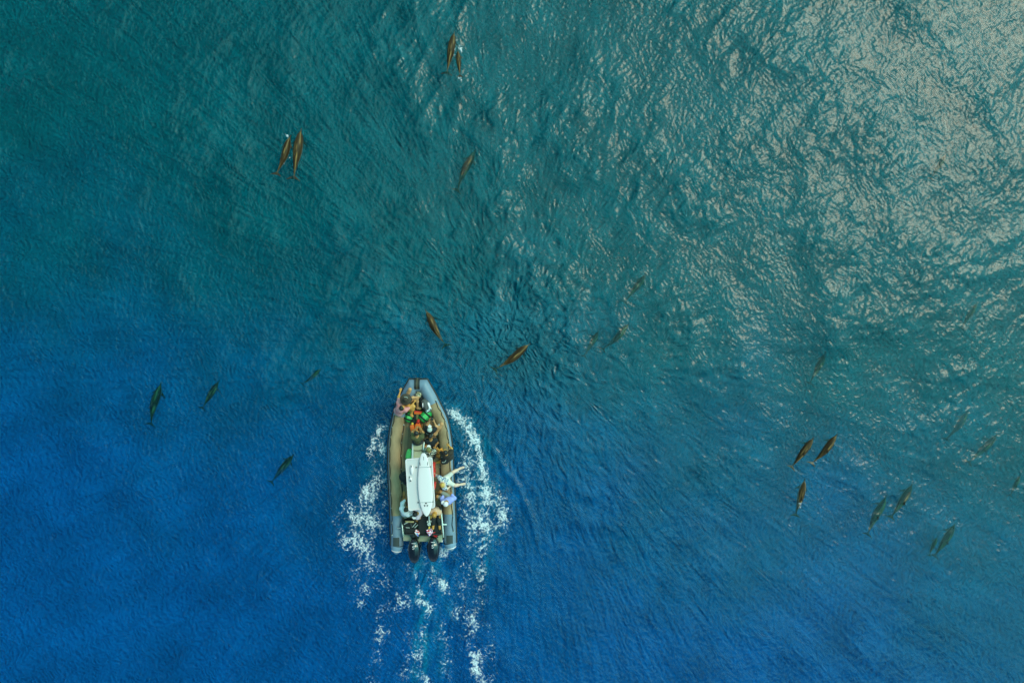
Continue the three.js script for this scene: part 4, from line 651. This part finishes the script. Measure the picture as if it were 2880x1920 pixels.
  o.extra?.(g, { head, sk, face });
  return g;
}
const BK = [0.012, 0.012, 0.014];
person({ label: 'person in a wide black hat sitting at the bow with bare bent knees', pelvis: [1141, 1129, 0.90], neck: [1142, 1124, 1.34], head: [1142, 1121, 1.47], sL: [1132.5, 1126, 1.26], sR: [1152, 1123, 1.26], face: 80, armL: [[1131, 1136, 1.04], [1146, 1136, 0.92]], armR: [[1161, 1117, 1.08], [1172, 1117, 1.08]], legs: [[[1152.5, 1095, 1.22], [1148, 1109, 0.80]], [[1172.5, 1119, 1.00], [1174, 1147, 0.60], [1184, 1149, 0.56]]], shirt: fabric(0.03, 0.018, 0.012), sleeve: 'none', bottom: fabric(...BK), pants: 0.12, hair: M.hair, longHair: true, hat: [M.brown, 0.235, 0.10], band: [M.anchor, 1.6, 0.6] });
person({ label: 'person in a pink top leaning an arm over the left bow tube', pelvis: [1120, 1158, 0.84], neck: [1127.5, 1147, 1.26], head: [1130.5, 1146.5, 1.42], sL: [1120.5, 1133, 1.18], sR: [1141, 1153, 1.18], face: 40, armL: [[1121, 1116, 1.02], [1126.5, 1097, 0.95]], armR: [[1153.5, 1144, 1.02], [1167.5, 1127, 1.02]], legs: [[[1148, 1140, 0.98], [1152, 1156, 0.56]], [[1163, 1143, 1.0], [1156.5, 1166, 0.74], [1160, 1171, 0.70]]], skin: M.orangeskin, shirt: fabric(0.80, 0.26, 0.25), sleeve: 'short', bottom: fabric(0.70, 0.30, 0.28), pants: 0.12, hair: M.hair });
person({ label: 'person in an olive shirt sitting on the seat ahead of the console', pelvis: [1174, 1242, 1.02], neck: [1173, 1228, 1.42], head: [1171, 1216, 1.50], sL: [1159.5, 1230, 1.34], sR: [1187, 1229, 1.34], face: 90, armL: [[1159, 1214, 1.14], [1172, 1203, 1.20]], armR: [[1190, 1216, 1.14], [1184, 1207, 1.22]], legs: [[[1165, 1217, 0.92], [1165, 1203, 0.44]], [[1183, 1216, 0.92], [1186, 1202, 0.44]]], skin: M.tanskin, shirt: fabric(0.085, 0.075, 0.025), sleeve: 'short', bottom: fabric(0.03, 0.03, 0.03), hair: M.hair });
person({ label: 'person in a black top and pale cap holding up a camera with both hands', pelvis: [1212, 1214, 0.66], neck: [1209.5, 1209, 1.06], head: [1209, 1206, 1.20], sL: [1198.5, 1207, 0.98], sR: [1221.5, 1208, 0.98], face: 88, armL: [[1201.5, 1195, 0.94], [1210, 1181, 1.08]], armR: [[1226.5, 1199, 0.94], [1219.5, 1183, 1.08]], legs: [[[1204, 1191, 0.74], [1205, 1204, 0.42]], [[1242, 1192, 0.92], [1226, 1219, 0.74], [1222, 1224, 0.71]]], skin: M.skin, shirt: fabric(...BK), sleeve: 'short', bottom: fabric(0.74, 0.68, 0.62), hair: M.hair, hat: [M.anchor, -0.13, 0.105], visor: M.whitef });
{ const o = thing('camera', 'small black camera raised in the hands of the person in the pale cap', 'camera', P(1214.8, 1179.5, 1.08)); part(o, 'camera_body', rbox(1214.8, 1179.5, 1.13, 0.13, 0.08, 0.06, 0, 0.015), M.blackf); part(o, 'lens', new THREE.CylinderGeometry(0.032, 0.034, 0.07, 16).rotateX(Math.PI / 2).translate(P(1214.8, 1176.5, 1.13).x, 1.13, P(1214.8, 1176.5, 1.13).z), M.metal); }
person({ label: 'person in a black sleeveless top leaning back with head towards the bow', pelvis: [1217, 1256, 0.58], neck: [1211.5, 1237, 0.96], head: [1210, 1227, 1.08], sL: [1225.5, 1238, 0.90], sR: [1199.5, 1240, 0.90], face: 272, armL: [[1229.5, 1245, 0.74], [1223, 1256, 0.74]], armR: [[1198.5, 1252, 0.72], [1206, 1259, 0.66]], legs: [[[1222, 1275, 0.74], [1222, 1268, 0.42]], [[1212, 1276, 0.70], [1212, 1268, 0.42]]], skin: M.tanskin, shirt: fabric(...BK), sleeve: 'none', bottom: fabric(...BK), hair: M.hair });
person({ label: 'person in a grey green cap with white band, patterned top, by the surfboard tail', pelvis: [1210, 1284, 0.72], neck: [1208, 1269, 1.10], head: [1206, 1261.5, 1.24], sL: [1195, 1270, 1.02], sR: [1221, 1270, 1.02], face: 85, armL: [[1193, 1258, 0.84], [1201, 1250, 0.78]], armR: [[1224, 1262, 0.84], [1217, 1256, 0.78]], legs: [[[1203, 1262, 0.78], [1203, 1272, 0.42]], [[1224, 1268, 0.78], [1226, 1280, 0.42]]], skin: M.tanskin, shirt: fabric(0.02, 0.018, 0.016, [0.72, 0.62, 0.48], 26, 0.10), sleeve: 'short', bottom: fabric(...BK), hair: M.hair, hat: [M.olive, -0.13, 0.115], visor: M.whitef, band: [M.whitef, 2.6, 0.3] });
person({ label: 'dark haired person in a brown black top with orange sleeves on the right tube', pelvis: [1259, 1287, 0.84], neck: [1255.5, 1277, 1.24], head: [1252, 1270, 1.36], sL: [1244, 1276, 1.15], sR: [1267.5, 1274, 1.15], face: 120, armL: [[1238, 1270, 0.98], [1231, 1262, 0.86]], armR: [[1269.5, 1261, 1.0], [1261, 1252, 0.92]], legs: [[[1238, 1279, 0.88], [1234, 1284, 0.44]], [[1243, 1294, 0.88], [1237, 1298, 0.44]]], skin: M.orangeskin, shirt: fabric(0.035, 0.022, 0.014), sleeve: 'short', bottom: fabric(0.03, 0.02, 0.015), hair: M.hair, longHair: true });
crumpled('orange_towel', 'orange towel beside the dark haired person on the right tube', 'towel', 1239, 1270, 0.80, 0.26, 0.22, 7, [[0.72, 0.26, 0.03], [0.82, 0.36, 0.06]], 5);
person({ label: 'blond person in a flowery shirt with both pale legs hanging over the right tube', pelvis: [1256, 1350, 0.80], neck: [1244, 1357, 1.12], head: [1246, 1364, 1.26], sL: [1236, 1342.5, 1.06], sR: [1249, 1372, 1.06], face: 345, armL: [[1227, 1337, 0.90], [1218.5, 1331.5, 0.80]], armR: [[1257, 1375, 0.88], [1264, 1369, 0.84]], legs: [[[1274, 1327.5, 0.86], [1295, 1316.5, 0.60], [1305, 1313.5, 0.58]], [[1279, 1365, 0.86], [1300, 1361.5, 0.58], [1308, 1360, 0.56]]], skin: M.pales, shirt: fabric(0.66, 0.60, 0.55, [0.10, 0.12, 0.26], 17, 0.08), sleeve: 'short', bottom: fabric(0.78, 0.64, 0.55), hair: M.blond, longHair: true });
person({ label: 'person in a lavender long sleeved shirt and white cap on the right tube', pelvis: [1266, 1404, 0.84], neck: [1257, 1411, 1.26], head: [1253, 1415, 1.40], sL: [1246, 1412, 1.16], sR: [1271, 1404, 1.16], face: 150, armL: [[1242.5, 1402, 1.0], [1247, 1393, 0.92]], armR: [[1278, 1401, 1.0], [1270, 1389, 0.90]], legs: [[[1230, 1396, 0.90], [1227, 1404, 0.44]], [[1239, 1382, 0.92], [1235, 1389, 0.44]]], skin: M.tanskin, shirt: fabric(0.38, 0.36, 0.74), sleeve: 'long', bottom: fabric(0.24, 0.21, 0.17), hair: M.hair, hat: [M.whitef, -0.13, 0.108] });
person({ label: 'person in a white long sleeved shirt at the left rear corner of the hard top', pelvis: [1137, 1444, 0.80], neck: [1140, 1435, 1.24], head: [1143.5, 1430.5, 1.38], sL: [1129, 1430, 1.14], sR: [1148, 1447, 1.14], face: 60, armL: [[1131, 1415, 0.98], [1139, 1405, 0.92]], armR: [[1158, 1443, 0.96], [1155, 1430, 0.94]], legs: [[[1135, 1412, 0.80], [1135, 1392, 0.42], [1135, 1382, 0.39]], [[1150, 1424, 0.78], [1150, 1408, 0.42]]], skin: M.tanskin, shirt: fabric(0.90, 0.78, 0.77), sleeve: 'long', bottom: fabric(0.30, 0.27, 0.2), hair: M.brown });
person({ label: 'dark haired person in pale pink shirt and white visor behind the hard top', pelvis: [1181, 1440, 0.78], neck: [1174, 1443, 1.22], head: [1167.5, 1445.5, 1.36], sL: [1173, 1455, 1.12], sR: [1178, 1431, 1.12], face: 255, armL: [[1180, 1456, 0.96], [1172, 1462, 0.88]], armR: [[1182, 1428, 0.94], [1172, 1424, 0.86]], legs: [[[1168, 1462, 0.72], [1168, 1470, 0.46]], [[1180, 1466, 0.72], [1180, 1474, 0.46]]], skin: M.tanskin, shirt: fabric(0.72, 0.50, 0.56), sleeve: 'short', bottom: fabric(0.05, 0.04, 0.05), hair: M.hair, hat: [M.hair, -0.14, 0.104], visor: M.whitef });
person({ label: 'ginger haired person in a peach top at the right rear corner of the hard top', pelvis: [1228, 1432, 0.80], neck: [1223.5, 1441, 1.22], head: [1221, 1449, 1.32], sL: [1236, 1441, 1.12], sR: [1211.5, 1440, 1.12], face: 265, armL: [[1239, 1452, 0.96], [1235, 1462, 0.90]], armR: [[1209, 1452, 0.96], [1214, 1460, 0.92]], legs: [[[1235, 1462, 0.94], [1236, 1478, 0.92]], [[1218, 1462, 0.94], [1218, 1478, 0.92]]], pants: 'long', skin: M.orangeskin, shirt: fabric(0.78, 0.42, 0.26), sleeve: 'none', bottom: fabric(0.02, 0.02, 0.02), hair: M.ginger });
person({ label: 'person in a black brimmed hat mostly hidden under the left side of the hard top', pelvis: [1143, 1350, 0.92], neck: [1140, 1343, 1.34], head: [1138, 1340, 1.48], sL: [1139, 1330, 1.26], sR: [1141, 1356, 1.26], face: 15, armL: [[1151, 1329, 1.08], [1162, 1336, 1.16]], armR: [[1153, 1354, 1.08], [1162, 1346, 1.16]], legs: [[[1158, 1341, 0.88], [1158, 1341, 0.42]], [[1159, 1356, 0.88], [1159, 1356, 0.42]]], skin: M.tanskin, shirt: fabric(0.02, 0.02, 0.02), sleeve: 'short', bottom: fabric(0.04, 0.04, 0.05), hair: M.hair, hat: [M.blackf, 0.21, 0.10] });

renderer.render(scene, camera);
